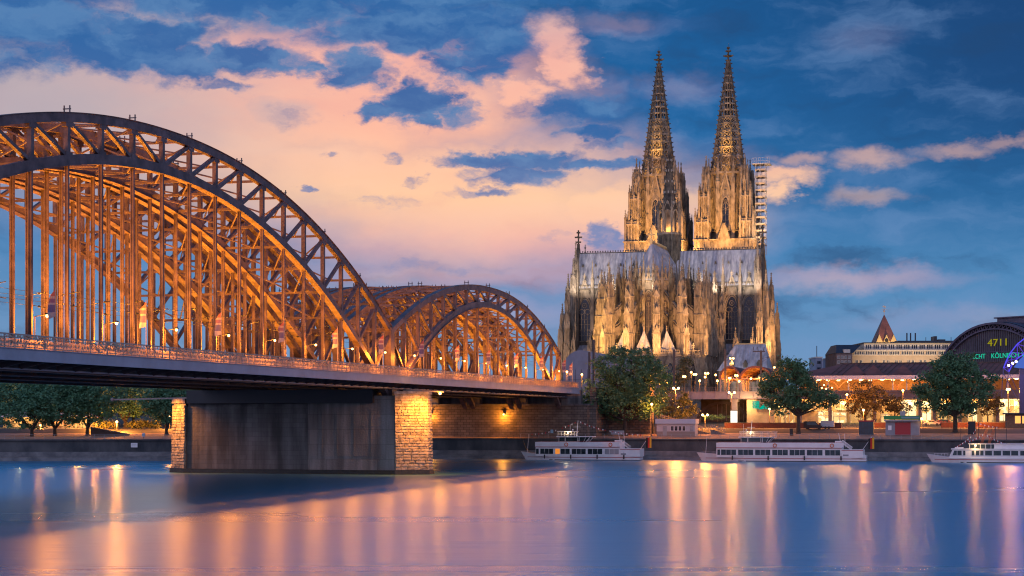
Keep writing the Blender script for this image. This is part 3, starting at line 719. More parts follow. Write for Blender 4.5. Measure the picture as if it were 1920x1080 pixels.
def window(parent, org, ang_, w, z0, hs, ha, lights=4, frame_w=.45, gable=None, stone=None, glass=None, name='window', proud=.3):
    """org: xy on the wall face; ang_: outward direction"""
    F_ = frame(org[0], org[1], ang_); st = stone or M['cath']
    ap = arch_pts(w, hs, ha); out = [(-w / 2, z0)] + ap + [(w / 2, z0)]
    m = MB(); m.xf = F_
    pth = [(proud * .5, u, z) for u, z in out]
    for a, b in zip(pth, pth[1:]): m.beam(a, b, proud, frame_w, (1, 0, 0))
    big = [(-w / 2 - .55, z0)] + arch_pts(w + 1.1, hs, ha + .8) + [(w / 2 + .55, z0)]
    bpth = [(proud * .4, u, z) for u, z in big]
    for a, b in zip(bpth, bpth[1:]): m.beam(a, b, proud * 1.6, .3, (1, 0, 0))
    m.box(0, proud * 1.5, -w / 2 - .7, w / 2 + .7, z0 - .35, z0)
    for i in range(1, lights):
        u = -w / 2 + w * i / lights; m.box(.04, .24, u - .1, u + .1, z0, hs + (.1 if i * 2 != lights else (ha - hs) * .3))
    for i in range(lights // 2 if lights > 2 else 1):          # tracery wheels
        uu = 0 if lights <= 2 else (-w / 4 + i * w / 2); zc = hs + (ha - hs) * .12; rr = w / 4.6 if lights > 2 else w / 3
        ps = [(.14, uu + rr * math.cos(2 * math.pi * q / 10), zc + rr * math.sin(2 * math.pi * q / 10)) for q in range(10)]
        m.ring(ps, .18, .16, (1, 0, 0), True)
    zc = hs + (ha - hs) * .55; rr = w / 5
    ps = [(.14, rr * math.cos(2 * math.pi * q / 10), zc + rr * math.sin(2 * math.pi * q / 10)) for q in range(10)]; m.ring(ps, .18, .16, (1, 0, 0), True)
    for q in range(3): 
        a = q * math.pi / 3; m.beam((.14, rr * math.cos(a), zc + rr * math.sin(a)), (.14, -rr * math.cos(a), zc - rr * math.sin(a)), .1, .1, (1, 0, 0))
    z = z0 + 2.2
    while z < hs: m.box(.05, .12, -w / 2, w / 2, z - .05, z + .05); z += 2.2
    if gable:                                                   # wimperg with crockets and a finial
        gw, gb, gt = gable
        A, B_, T = (proud, -gw / 2, gb), (proud, gw / 2, gb), (proud, 0, gt)
        for a, b in ((A, T), (T, B_)):
            m.beam(a, b, .5, .42, (1, 0, 0))
            for q in range(1, 7):
                f = q / 7; u = a[1] + (b[1] - a[1]) * f; z = a[2] + (b[2] - a[2]) * f; sgn = -1 if (a[1] + b[1]) < 0 else 1
                m.cbox(proud, u + sgn * .3, z + .1, .3, .3, .4)
        m.extr([(proud * .3, -gw / 2 * .8, gb + (gt - gb) * .2), (proud * .3, gw / 2 * .8, gb + (gt - gb) * .2), (proud * .3, 0, gt - .3)], (.12, 0, 0))
        rr = gw * .13; zc = gb + (gt - gb) * .45
        ps = [(proud * .6 + .1, rr * math.cos(2 * math.pi * q / 8), zc + rr * math.sin(2 * math.pi * q / 8)) for q in range(8)]; m.ring(ps, .25, .18, (1, 0, 0), True)
        m.cbox(proud, 0, gt - .2, .35, .35, 2.4); m.cbox(proud, 0, gt + 1.0, .3, 1.5, .35); m.cbox(proud, 0, gt + .4, .3, .9, .3)
    o = m.build(name, st, parent)
    g = MB(); g.xf = F_; g.add([(.03, u, z) for u, z in out], [tuple(range(len(out)))]); g.build('pane', glass or M['glass'], o)
    return o
def balustrade(m, a, b, z, h=1.1):
    a, b = Vector((*a, z)), Vector((*b, z)); n = max(2, int((b - a).length / .8)); up = Vector((0, 0, h))
    m.beam(a + up, b + up, .35, .22); m.beam(a + Vector((0, 0, .1)), b + Vector((0, 0, .1)), .45, .25)
    for i in range(n + 1): p = a + (b - a) * (i / n); m.beam(p, p + up, .16, .2, (1, 0, 0))

EAVE, RIDGE = 46.0, 61.0
APY = -36.0
apang = [R(-90 + q) for q in (-90, -64, -38, -13, 13, 38, 64, 90)]
inner = [(7.6 * math.cos(a), APY + 7.6 * math.sin(a)) for a in apang]
M['recess'] = mat('shaded_recess_stone', (.06, .052, .045), .95, 0, 0, .7, col2=(.15, .125, .10), bump=.3, bscale=1.6)  # shade behind the buttresses is put into this wall colour
# main vessel walls
m = MB()
pl = [(-7.6, 47), (-7.6, APY)] + inner[1:-1] + [(7.6, APY), (7.6, 47)]
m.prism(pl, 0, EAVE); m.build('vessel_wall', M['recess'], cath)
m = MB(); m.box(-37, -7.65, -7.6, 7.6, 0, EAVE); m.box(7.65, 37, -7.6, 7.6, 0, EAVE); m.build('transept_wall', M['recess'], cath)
# aisles and ambulatory, with the ring of chapels
m = MB()
ringa = [R(-90 + q) for q in (-90, -75, -45, -15, 15, 45, 75, 90)]
outer = [(20.6 * math.cos(a), APY + 20.6 * math.sin(a)) for a in ringa]
m.prism([(-20.6, -7), (-20.6, APY)] + outer[1:-1] + [(20.6, APY), (20.6, -7)], 0, 18.0)
m.build('choir_aisle', M['cath'], cath)
m = MB(); m.box(-37, -20.7, -15.5, -7.65, 0, 17.8); m.box(20.7, 37, -15.5, -7.65, 0, 17.8); m.box(-37, -20.7, 7.65, 15.5, 0, 17.8); m.box(20.7, 37, 7.65, 15.5, 0, 17.8)
m.box(-22, -7.65, 15.6, 47, 0, 18.1); m.box(7.65, 22, 15.6, 47, 0, 18.1); m.build('transept_aisle', M['cath'], cath)
for sx in (-1, 1):
    m = MB(); xa, xb = sorted((sx * 21.0, sx * 36.6))
    m.extr([(xa, -15.3, 18.1), (xa, -7.7, 23.2), (xa, -7.7, 18.1)], (xb - xa, 0, 0))
    m.build('aisle_roof', M['lead'], cath)
# chapels: cornice, windows, pyramid roofs
m = MB(); mr = MB()
allr = [(-20.6, APY + 9)] + outer + [(20.6, APY + 9)]
for a, b in zip(outer, outer[1:]):
    balustrade(m, a, b, 18.1); A = Vector((*a, 17.2)); B_ = Vector((*b, 17.2)); m.beam(A, B_, .9, .5)
for k, (a, b) in enumerate(zip(outer, outer[1:])):
    am = math.atan2((a[1] + b[1]) / 2 - APY, (a[0] + b[0]) / 2); cx, cy = 16.4 * math.cos(am), APY + 16.4 * math.sin(am)
    pts = [(cx + 4.0 * math.cos(am + q * math.pi / 3), cy + 4.0 * math.sin(am + q * math.pi / 3)) for q in range(6)]
    mr.cone(pts, 18.05, (cx, cy, 26.8)); mx, my = (a[0] + b[0]) / 2, (a[1] + b[1]) / 2
    m.cbox(cx, cy, 26.5, .25, .25, 1.9); m.cbox(cx, cy, 27.4, .7, .2, .2)
for sx in (-1, 1):
    balustrade(m, (sx * 20.6, APY), (sx * 20.6, -16), 18.1)
    for yy in (-31, -23):
        pts = [(sx * 16.4 + 3.6 * math.cos(q * math.pi / 2 + .785), yy + 3.6 * math.sin(q * math.pi / 2 + .785)) for q in range(4)]; mr.cone(pts, 18.05, (sx * 16.4, yy, 25.5))
    balustrade(m, (sx * 21, -15.5), (sx * 37, -15.5), 17.9)
m.build('balustrade', M['cath'], cath); mr.build('chapel_roof', M['lead'], cath)
for a, b in zip(outer, outer[1:]):
    mx, my = (a[0] + b[0]) / 2, (a[1] + b[1]) / 2; window(cath, (mx, my), math.atan2(my - APY, mx), 3.0, 3.5, 10.5, 14.5, 2, gable=(4.2, 13.2, 19.8))
for sx in (-1, 1):
    for yy in (-31.5, -25, -19.5): window(cath, (sx * 20.6, yy), 0 if sx > 0 else math.pi, 3.2, 3.5, 10.5, 14.5, 2)
    for xx in (25.5, 32.5): window(cath, (sx * xx, -15.5), R(-90), 3.6, 3.5, 10.5, 15, 2)
# clerestory windows with gables
for a, b in zip(inner, inner[1:]):
    mx, my = (a[0] + b[0]) / 2, (a[1] + b[1]) / 2; window(cath, (mx, my), math.atan2(my - APY, mx), 2.7, 22, 36.5, 41.5, 2, gable=(3.6, 41, 49.5), glass=mat('apse_glass', (.10, .075, .06), .4, 0, .3, 2))
BAYS = [13.0, 19.6, 26.4, 33.2]
for sx in (-1, 1):
    for yy in (-14, -20.5, -27, -33): window(cath, (sx * 7.6, yy), 0 if sx > 0 else math.pi, 4.3, 22, 35.5, 41.5, 4, gable=(5.4, 40.5, 49.5), glass=M['glass'])
    for xx in BAYS: window(cath, (sx * xx, -7.6), R(-90), 4.9, 25, 36, 42, 4, gable=(6.0, 40.5, 50), stone=M['cath'], glass=M['glass'])
# eaves: balustrades, wall pinnacles and slim buttresses
m = MB()
for a, b in zip(inner, inner[1:]): balustrade(m, (a[0] * 1.04, APY + (a[1] - APY) * 1.04), (b[0] * 1.04, APY + (b[1] - APY) * 1.04), EAVE, 1.4)
for sx in (-1, 1):
    balustrade(m, (sx * 8.0, APY), (sx * 8.0, -8), EAVE, 1.4); balustrade(m, (sx * 8.2, -8.0), (sx * 36.5, -8.0), EAVE, 1.4)
    m.beam((sx * 8.2, -7.9, EAVE - .2), (sx * 36.5, -7.9, EAVE - .2), .7, .6); m.beam((sx * 7.9, -8.2, EAVE - .2), (sx * 7.9, APY, EAVE - .2), .7, .6)
m.build('parapet', M['cathdark'], cath)
def wall_pinnacle(x, y, zb, w=1.1, zt=57.0, ang_=R(-90)):
    m = MB(); m.cbox(x, y, zb, w * 1.15, w * 1.15, 44 - zb); pinnacle(m, x, y, 44, w, zt - 44, 5); m.build('wall_pinnacle', M['cath'], cath)
for sx in (-1, 1):
    for xx in (9.6, 16.3, 23.0, 29.8): wall_pinnacle(sx * xx, -8.5, 18)
    for yy in (-17.2, -23.7, -30): wall_pinnacle(sx * 8.3, yy, 20, zt=55)
for a in apang[1:-1]: wall_pinnacle(8.2 * math.cos(a), APY + 8.2 * math.sin(a), 20, .95, 55.5)
# roofs
m = MB(); q = 8.15; ro = []
eav = [(-q, 47), (-q, APY)] + [(q * math.cos(a), APY + q * math.sin(a)) for a in apang[1:-1]] + [(q, APY), (q, 47)]
zE = EAVE + .25; n = len(eav)
vs = [(x, y, zE) for x, y in eav] + [(0, 47, RIDGE), (0, -38.2, RIDGE)]
fs = [(0, 1, n + 1, n), (n - 2, n - 1, n, n + 1)] + [(i, i + 1, n + 1) for i in range(1, n - 2)]
m.add(vs, fs); m.build('choir_roof', M['lead'], cath)
for sx in (-1, 1):
    m = MB(); x0, x1 = sx * .1, sx * 37.1
    m.extr([(x0, -q - .02, zE + .01), (x0, q + .02, zE + .01), (x0, 0, RIDGE + .03)], (x1 - x0, 0, 0)); ro_ = m.build('transept_roof', M['lead'], cath)
    d = MB(); c = MB()
    for row, zz in ((0, 50.5), (1, 55.5)):
        for i in range(6):
            xx = sx * (12.5 + i * 5.2 + row * 1.6); yy = -q * (RIDGE - zz) / (RIDGE - zE)
            if abs(xx) > 36: continue
            d.extr([(xx - .4, yy - .7, zz - .15), (xx + .4, yy - .7, zz - .15), (xx, yy - .7, zz + 1.0)], (0, 1.6, 0))
    d.build('dormer', M['cathdark'], ro_)
    x = 8.5
    while x < 36.6:
        c.cbox(sx * x, 0, RIDGE, .28, .12, 1.0); c.cbox(sx * x, 0, RIDGE + .62, .6, .12, .22); x += 1.05
    xa, xb = sorted((sx * 8, sx * 36.8)); c.box(xa, xb, -.15, .15, RIDGE - .05, RIDGE + .3); c.build('ridge_crest', M['darksteel'], ro_)
m = MB(); y = -37.8
m.box(-.22, .22, -38, -5, RIDGE - .1, RIDGE + .55)
while y < -5: m.cbox(0, y, RIDGE + .4, .12, .35, .8); y += 1.1
gold = mat('gilded_cross', (.75, .5, .2), .35, .7)
rc = m.build('ridge_crest', gold, cath)
m = MB(); m.cbox(0, -38.3, RIDGE - .6, .9, .9, 1.9); m.cbox(0, -38.3, RIDGE, .32, .32, 4.6); m.cbox(0, -38.3, RIDGE + 2.9, 3.0, .3, .35); m.cbox(0, -38.3, RIDGE + 4.3, .6, .3, .5); m.build('cross', gold, rc)
# flying buttresses and their piers
def flyer(x0, y0, z0, x1, y1, z1, w=.9):
    d = Vector((x1 - x0, y1 - y0, 0)); s = d.normalized(); side = Vector((-s.y, s.x, 0)) * (w / 2); m = MB(); n = 8; up = []; lo = []
    for i in range(n + 1):
        f = i / n; p = Vector((x0, y0, 0)) + d * f; zt = z0 + (z1 - z0) * f; lo.append(p + Vector((0, 0, zt - 1.5 - 4.2 * (1 - math.sin(f * math.pi / 2)) ** 1.0))); up.append(p + Vector((0, 0, zt)))
    for i in range(n):
        a, b, c, e_ = lo[i], lo[i + 1], up[i + 1], up[i]
        m.hexa([a - side, a + side, b + side, b - side, e_ - side, e_ + side, c + side, c - side])
    for i in range(n): m.beam(up[i] + Vector((0, 0, .9)), up[i + 1] + Vector((0, 0, .9)), w * 1.1, .28); m.beam(up[i], up[i] + Vector((0, 0, .9)), .2, .2, (1, 0, 0))
    m.build('flying_buttress', M['cath'], cath)
for k, a in enumerate(ringa[1:-1]):
    ca, sa = math.cos(a), math.sin(a)
    buttress(20.2 * ca, APY + 20.2 * sa, a, 17.5, 39.5, 4.6, 2.5, 50.5)
    buttress(20.9 * ca, APY + 20.9 * sa, a, 0, 18.2, 4.4, 2.2, 23)
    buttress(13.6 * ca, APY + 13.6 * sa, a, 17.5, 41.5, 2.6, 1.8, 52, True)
    for z0, z1 in ((33, 41.5), (27, 33.5)):
        flyer(18.6 * ca, APY + 18.6 * sa, z0, 8.1 * ca, APY + 8.1 * sa, z1)
for sx in (-1, 1):
    for yy in (-33.2, -27, -20.6):
        an = 0 if sx > 0 else math.pi
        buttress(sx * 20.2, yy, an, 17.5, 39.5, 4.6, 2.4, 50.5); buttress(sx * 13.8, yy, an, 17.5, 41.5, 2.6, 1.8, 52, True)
        buttress(sx * 21.2, yy, an, 0, 18.2, 3.6, 2.0, 22.5)
        for z0, z1 in ((33, 41.5), (27, 33.5)): flyer(sx * 18.4, yy, z0, sx * 8.1, yy, z1)
    buttress(sx * 20.2, -14.2, R(-90), 17.5, 39.5, 5.2, 3.4, 51); buttress(sx * 23.2, -13.0, R(-90), 17.5, 36.5, 4.2, 2.6, 46)
    buttress(sx * 15.0, -14.2, R(-90), 17.5, 41, 3.4, 2.2, 51)
    for xx in (22.2, 29.0, 35.8):
        buttress(sx * xx, -16.6, R(-90), 0, 20, 3.4, 1.9, 29)
    for xx in (29.8,): flyer(sx * xx, -15.4, 22.5, sx * xx, -8.2, 29, .7)
    # transept front: stair turrets and stepped corner buttresses
    for yy, dk in ((-8.4, False), (8.4, False)):
        buttress(sx * 37.4, yy, 0 if sx > 0 else math.pi, 0, 49, 4.0, 3.4, 65, dk)
        buttress(sx * 40.4, yy, 0 if sx > 0 else math.pi, 0, 41, 3.0, 2.6, 52, dk)
        buttress(sx * 42.7, yy, 0 if sx > 0 else math.pi, 0, 31, 2.4, 2.2, 40, dk)
    buttress(sx * 37.2, -10.8, R(-90), 0, 45, 3.0, 3.0, 58); buttress(sx * 38.4, -16.2, R(-90), 0, 30, 3.4, 2.6, 41)
    buttress(sx * 41.6, -14.6, R(-90), 0, 24, 2.6, 2.2, 34)
    m = MB(); xg = sx * 37.1
    m.extr([(xg, -8, EAVE), (xg, 8, EAVE), (xg, 0, RIDGE + 1.5)], (sx * .9, 0, 0))
    for yy0, yy1, z0, z1 in ((-8.2, 0, EAVE, RIDGE + 2), (8.2, 0, EAVE, RIDGE + 2)):
        m.beam((xg + sx * .5, yy0, z0), (xg + sx * .5, yy1, z1), 1.3, .7)
        for qq in range(1, 11): f = qq / 11; m.cbox(xg + sx * .5, yy0 + (yy1 - yy0) * f, z0 + (z1 - z0) * f + .4, .6, .5, .8)
    m.build('transept_gable', M['cathdark'], cath)
    m = MB(); xf = xg + sx * .5; z = RIDGE + 1
    m.cbox(xf, 0, z, 1.0, 1.0, 3); m.cbox(xf, 0, z, .5, .5, 8.6)
    for zz, ww in ((3.4, 2.2), (5.4, 3.0), (7.3, 1.5)): m.cbox(xf, 0, z + zz, .6, ww, .6); m.cbox(xf, 0, z + zz, ww, .6, .6)
    m.build('finial', M['cathdark'], cath)
# crossing flèche
m = MB(); oc = lambda r, cx=0, cy=0, a0=22.5: [(cx + r * math.cos(R(a0 + 45 * i)), cy + r * math.sin(R(a0 + 45 * i))) for i in range(8)]
m.prism(oc(4.6), 52, 67.5)
for (x, y) in oc(4.6): m.cbox(x, y, 50, .6, .6, 18.5)
for i in range(8):
    a = R(45 * i); 
    for t_ in (-.8, 0, .8): m.xf = frame(0, 0, a); m.box(4.2, 4.45, t_ - .12, t_ + .12, 58, 67); m.xf = None
fl = m.build('crossing_fleche', M['cathdark'], cath)
m = MB(); m.prism(oc(5.0), 67.5, 68.3); m.prism(oc(2.4), 68.3, 77.5)
for (x, y) in oc(4.5): m.cbox(x, y, 68.3, .62, .62, 9.6); pinnacle(m, x, y, 77.5, .6, 5.0, 3)
for i in range(8):
    F_ = frame(0, 0, R(45 * i)); m.xf = F_; ps = [(4.15, u, z) for u, z in [(-1.35, 74.2)] + arch_pts(2.7, 74.2, 77.4)[1:-1] + [(1.35, 74.2)]]
    for a, b in zip(ps, ps[1:]): m.beam(a, b, .4, .5, (1, 0, 0))
    m.beam((4.15, -1.5, 77.6), (4.15, 0, 81.2), .3, .35, (1, 0, 0)); m.beam((4.15, 1.5, 77.6), (4.15, 0, 81.2), .3, .35, (1, 0, 0)); m.xf = None
m.build('lantern', M['cath'], fl)
m = MB(); m.prism(oc(2.9), 77.5, 104.5, .07)
for (x, y) in oc(2.9):
    for k in range(14): f = k / 14; m.cbox(x * (1 - f * .93) * 1.08, y * (1 - f * .93) * 1.08, 78 + 26 * f, .42, .42, .5)
m.cbox(0, 0, 104, .3, .3, 5.5); m.cbox(0, 0, 106.6, 1.6, .25, .3); m.build('spirelet', M['cathdark'], fl)
mm = MB()
for i in range(8):
    for k in range(5):
        f = k / 6; r = 2.9 * (1 - f * .93) * .97; mm.xf = frame(0, 0, R(45 * i)); mm.cbox(r * .93, 0, 80 + f * 26, .5, .5 * (1 - f), .9); mm.xf = None
mm.build('spire_opening', mat('pale_tracery', (.45, .42, .36), .9), fl)
# ---------------------------------------------------------------- west towers
def make_tower():
    T = empty('west_tower', (0, 0, 0)); T.parent = cath
    m = MB(); m.box(-12.5, 12.5, -12.5, 12.5, 0, 66.5)
    for an in range(4):
        m.xf = frame(0, 0, R(90 * an)); ribs(m, 12.5, -12, 12, 44, 66, 22, .3, .35); m.box(12.4, 13.2, -12.9, 12.9, 66.5, 67.4); m.box(12.0, 12.7, -12.6, 12.6, 67.4, 70.8)
        for q in range(16): m.box(12.65, 12.9, -12.2 + q * 1.63, -11.7 + q * 1.63, 67.4, 70.6)
        m.box(12.3, 13.3, -13.0, 13.0, 70.8, 71.4)
    m.xf = None; m.build('tower_base', M['cath'], T)
    core = MB(); core.prism(oc(8.3), 66, 100.5)
    for (x, y) in oc(8.6):
        core.cbox(x, y, 66, 1.5, 1.5, 32); core.cbox(x, y, 83, 1.8, 1.8, .5); core.cbox(x, y, 96, 1.9, 1.9, .6); pinnacle(core, x, y, 97.5, 1.1, 9.5, 4)
    for i in range(8):
        core.xf = frame(0, 0, R(45 * i)); core.box(7.2, 8.6, -3.2, 3.2, 99.8, 100.8); core.box(7.5, 8.2, -3.2, 3.2, 72, 73)
        for q in range(7): core.box(7.7, 7.95, -2.8 + q * .93 - .12, -2.8 + q * .93 + .12, 71, 74.5 if i % 2 == 0 else 96)
        core.xf = None
    core.build('octagon', M['cath'], T)
    for i in range(8):
        window(T, (7.67 * math.cos(R(45 * i)), 7.67 * math.sin(R(45 * i))), R(45 * i), 3.5, 75.5, 85.5, 90, 2, .5, gable=(6.2, 87.5, 100.5), name='belfry_window', proud=.75)
    for i in range(4):                                          # low triangular gables over the gallery
        g = MB(); g.xf = frame(0, 0, R(90 * i)); g.extr([(12.4, -3.6, 67), (12.4, 3.6, 67), (12.4, 0, 77.5)], (.8, 0, 0))
        for a, b in (((12.9, -3.8, 67), (12.9, 0, 78)), ((12.9, 3.8, 67), (12.9, 0, 78))): g.beam(a, b, .9, .5, (1, 0, 0))
        for sy in (-6.5, 6.5): g.extr([(12.5, sy - 1.4, 67.2), (12.5, sy + 1.4, 67.2), (12.5, sy, 72)], (.8, 0, 0))
        g.build('gallery_gable', M['cath'], T)
    for sx in (-1, 1):
        for sy in (-1, 1):
            t = MB(); X, Y = sx * 9.6, sy * 9.6
            for z0, z1, hw, rc_ in ((66.5, 80, 3.0, 9.6), (80, 91, 2.2, 8.9), (91, 98, 1.5, 8.3)):
                X, Y = sx * rc_, sy * rc_
                t.box(X - hw + .5, X + hw - .5, Y - hw + .5, Y + hw - .5, z0, z1)
                for an in range(4):
                    t.xf = frame(X, Y, R(90 * an)); ribs(t, hw - .5, -hw + .3, hw - .3, z0 + .3, z1 - 1.4, 5 if hw > 2 else 4, .42, .55); t.xf = None
                for ax in (-1, 1):
                    for ay in (-1, 1): t.cbox(X + ax * (hw - .2), Y + ay * (hw - .2), z0, .9, .9, z1 - z0 - 1.5); pinnacle(t, X + ax * (hw - .2), Y + ay * (hw - .2), z1 - 1.6, .85, 6.5 if hw > 2 else 6.5, 4)
                for ax, ay in ((1, 0), (-1, 0), (0, 1), (0, -1)): pinnacle(t, X + ax * (hw - .1), Y + ay * (hw - .1), z1 - 2, .7, 5.6, 3)
            for ax, ay in ((1, 1), (-1, 1), (1, -1), (-1, -1), (0, 0)): pinnacle(t, X + ax * .8, Y + ay * .8, 97, .8 if ax else 1.4, 6 if ax else 10.5, 4)
            t.build('corner_turret', M['cath'], T)
    sp = MB(); z0, z1 = 99.5, 149.0; r0, r1 = 7.4, .7
    rad = lambda z: r0 + (r1 - r0) * (z - z0) / (z1 - z0)
    sp.prism(oc(3.2), z0, z1 - 3, .1)
    for i in range(8):
        a = R(22.5 + 45 * i); u = Vector((math.cos(a), math.sin(a), 0)); nseg = 6
        for k in range(nseg):
            za = z0 + (z1 - z0) * k / nseg; zb = z0 + (z1 - z0) * (k + 1) / nseg; w = 1.0 * (1 - .6 * k / nseg)
            sp.beam(u * rad(za) + Vector((0, 0, za)), u * rad(zb) + Vector((0, 0, zb)), w, w * .9)
        z = z0 + 1.5
        while z < z1:
            q = .95 * (1 - .45 * (z - z0) / (z1 - z0)); c = u * (rad(z) + .6); sp.cbox(c.x, c.y, z, q * .62, q * .62, q * .42); c = u * (rad(z) + .85); sp.cbox(c.x, c.y, z + q * .3, q * .7, q * .7, q * .3); z += 2.05
    spo = sp.build('spire', M['cathdark'], T)
    tr = MB(); z = z0; hgt = 4.3; lev = 0
    while z < 146:
        nz = z + hgt
        for i in range(8):
            F_ = frame(0, 0, R(45 * i)); tr.xf = F_
            ap = rad(z) * .924; hw = rad(z) * .383; ap2 = rad(nz) * .924; hw2 = rad(nz) * .383
            tr.beam((ap, -hw, z), (ap, hw, z), .55, .6, (0, 0, 1))
            if z < 130:
                cz = z + hgt * .54; rr = min(hgt * .38, hw * .62); cxx = (ap + ap2) / 2
                if lev < 7:
                    ps = [(cxx, rr * math.cos(2 * math.pi * q / 8), cz + rr * math.sin(2 * math.pi * q / 8)) for q in range(8)]; tr.ring(ps, .28, .34, (1, 0, 0), True)
                    for q in range(2): aa = math.pi / 4 + q * math.pi / 2; tr.beam((cxx, rr * math.cos(aa), cz + rr * math.sin(aa)), (cxx, -rr * math.cos(aa), cz - rr * math.sin(aa)), .22, .24, (1, 0, 0))
                    for sy in (-1, 1): tr.beam((ap, sy * hw * .95, z + .3), (cxx, sy * rr * .75, cz - rr * .7), .22, .24, (1, 0, 0)); tr.beam((ap2, sy * hw2 * .95, nz - .3), (cxx, sy * rr * .75, cz + rr * .7), .22, .24, (1, 0, 0))
                else: tr.beam((ap, 0, z), (ap2, 0, nz), .25, .3, (1, 0, 0))
            else: tr.beam((ap, 0, z), (ap2, 0, nz), .22, .25, (1, 0, 0))
            tr.xf = None
        z = nz; hgt = hgt * .945 if lev < 9 else 3.2; lev += 1
    tr.build('spire_tracery', M['cath'], spo)
    f = MB(); f.prism(oc(.9), 148.6, 149.6); f.cyl((0, 0, 149), (0, 0, 155), .42, .3, 8)
    for zz, ww in ((149.4, 2.4), (151.3, 4.3), (153.4, 2.4), (154.8, 1.3)):
        for an in range(4):
            aa = R(45 + 90 * an) ; f.beam((0, 0, zz + .2), (math.cos(R(90 * an)) * ww / 2, math.sin(R(90 * an)) * ww / 2, zz + .45), .7, .55)
            f.beam((0, 0, zz), (math.cos(aa) * ww * .4, math.sin(aa) * ww * .4, zz + .3), .6, .5)
    f.cyl((0, 0, 155), (0, 0, 157.3), .08, .04, 5); f.build('finial', M['cathdark'], spo)
    return T
tw = make_tower(); tw.location = (15.2, 58, -1.3)
tw2 = copy_tree(tw, cath); tw2.location = (-15.2, 58, -1.3)
# floodlights on the roofs and round the choir
for sx in (-1, 1):
    lamp('SPOT', (sx * 15.2, 58 - 42, 52), 200000, WM, cath, (sx * 15.2, 58, 90), 42, .7, .4)
    lamp('SPOT', (sx * 15.2 - 22, 58 - 22, 58), 44000, WM, cath, (sx * 15.2, 58, 92), 62, .7, .4)
    lamp('SPOT', (sx * 15.2 + 22, 58 - 22, 58), 44000, WM, cath, (sx * 15.2, 58, 92), 62, .7, .4)
    for aa in (-90, 0, 180): lamp('POINT', (sx * 15.2 + 5.0 * math.cos(R(aa)), 58 + 5.0 * math.sin(R(aa)), 101.5), 900, WM, cath, radius=.3)
    lamp('SPOT', (sx * 15.2, 58 - 11.5, 100.5), 40000, (1, .50, .11), cath, (sx * 15.2, 58 - 1, 135), 55, .7, .3)
    lamp('POINT', (sx * 15.2, 58 - 10.2, 75), 420, WM, cath, radius=.3)
    for xx in (13, 21, 29, 35): lamp('SPOT', (sx * xx, -19, 43.5), 7000, (1, .84, .70), cath, (sx * xx, -3, 56), 100, .9, .5)
lamp('POINT', (0, -3.4, 69.5), 700, WM, cath, radius=.2); lamp('POINT', (2.6, -2.6, 70), 350, WM, cath, radius=.2)
lamp('SPOT', (3, -52, 42), 6500, (1, .86, .68), cath, (1, -40, 58), 130, .9, .4)
lamp('SPOT', (19, -26, 43), 5000, (1, .86, .68), cath, (3, -24, 58), 130, .9, .4)
WG = (1.0, .49, .16); WY = (1.0, .53, .14)
for q, pw, col in ((-62, 30000, WY), (-36, 30000, WY), (-10, 27000, WG), (16, 25000, WG), (44, 22000, WG), (70, 20000, WG)):
    a = R(-90 + q); lamp('SPOT', (36 * math.cos(a), APY + 36 * math.sin(a), 12), pw * 2.8, col, cath, (17 * math.cos(a), APY + 17 * math.sin(a), 42), 86, .7, .5)
for q in (-60, -30, 0, 30, 60):
    a = R(-90 + q); lamp('POINT', (24 * math.cos(a), APY + 24 * math.sin(a), 15.5), 90, WG, cath, radius=.4)
lamp('SPOT', (47, -27, 15), 60000, WG, cath, (32, -9, 38), 85, .8, .5)
lamp('SPOT', (60, -34, 8), 52000, WG, cath, (44, -8, 36), 70, .8, .5)
lamp('SPOT', (-44, -52, 8), 42000, (1, .6, .3), cath, (-40, -10, 36), 70, .8, .5)

M['canopy_pale'] = mat('scaffold_paint', (.6, .6, .62), .5)
sf = empty('scaffolding', CX + nv * 27.6 + dv * 53 + Vector((0, 0, 68)), ROT, 'pale lit scaffold tower clinging to the right side of the right-hand spire tower', 'scaffolding')
b = MB()
for x in (0, 2, 4):
    for y in (0, 3, 6): b.cyl((x, y, -4), (x, y, 34.5), .09, n=5)
for k in range(9):
    for y in (0, 6): b.beam((0, y, k * 4), (2 if k % 2 else 4, y, k * 4 + 4), .07, .07) if k < 8 else None
b.build('scaffold_tube', M['canopy_pale'], sf)
for k in range(12):
    p = MB(); p.box(-.2, 4.2, -.2, 6.2, k * 2.9 - .1, k * 2.9 + .08); p.box(-.2, 4.2, -.25, -.2, k * 2.9 + .08, k * 2.9 + .55); p.build('plank_deck', mat('scaffold_plank', (.55, .47, .38), .8) if k == 0 else bpy.data.materials['scaffold_plank'], sf)
p = MB(); p.box(-1.5, 6.2, -1, 7, 34.4, 34.7)
for i in range(9):
    p.box(-1.5 + i * .95, -1.42 + i * .95, -1, -.92, 34.7, 37.0)
for z in (35.6, 36.9): p.box(-1.5, 6.2, -1, -.92, z, z + .1)
p.build('top_platform', M['canopy_pale'], sf)
lamp('SPOT', (8, -16, -3), 20000, (1, .75, .5), sf, (2, 0, 18), 90, .8, .4)
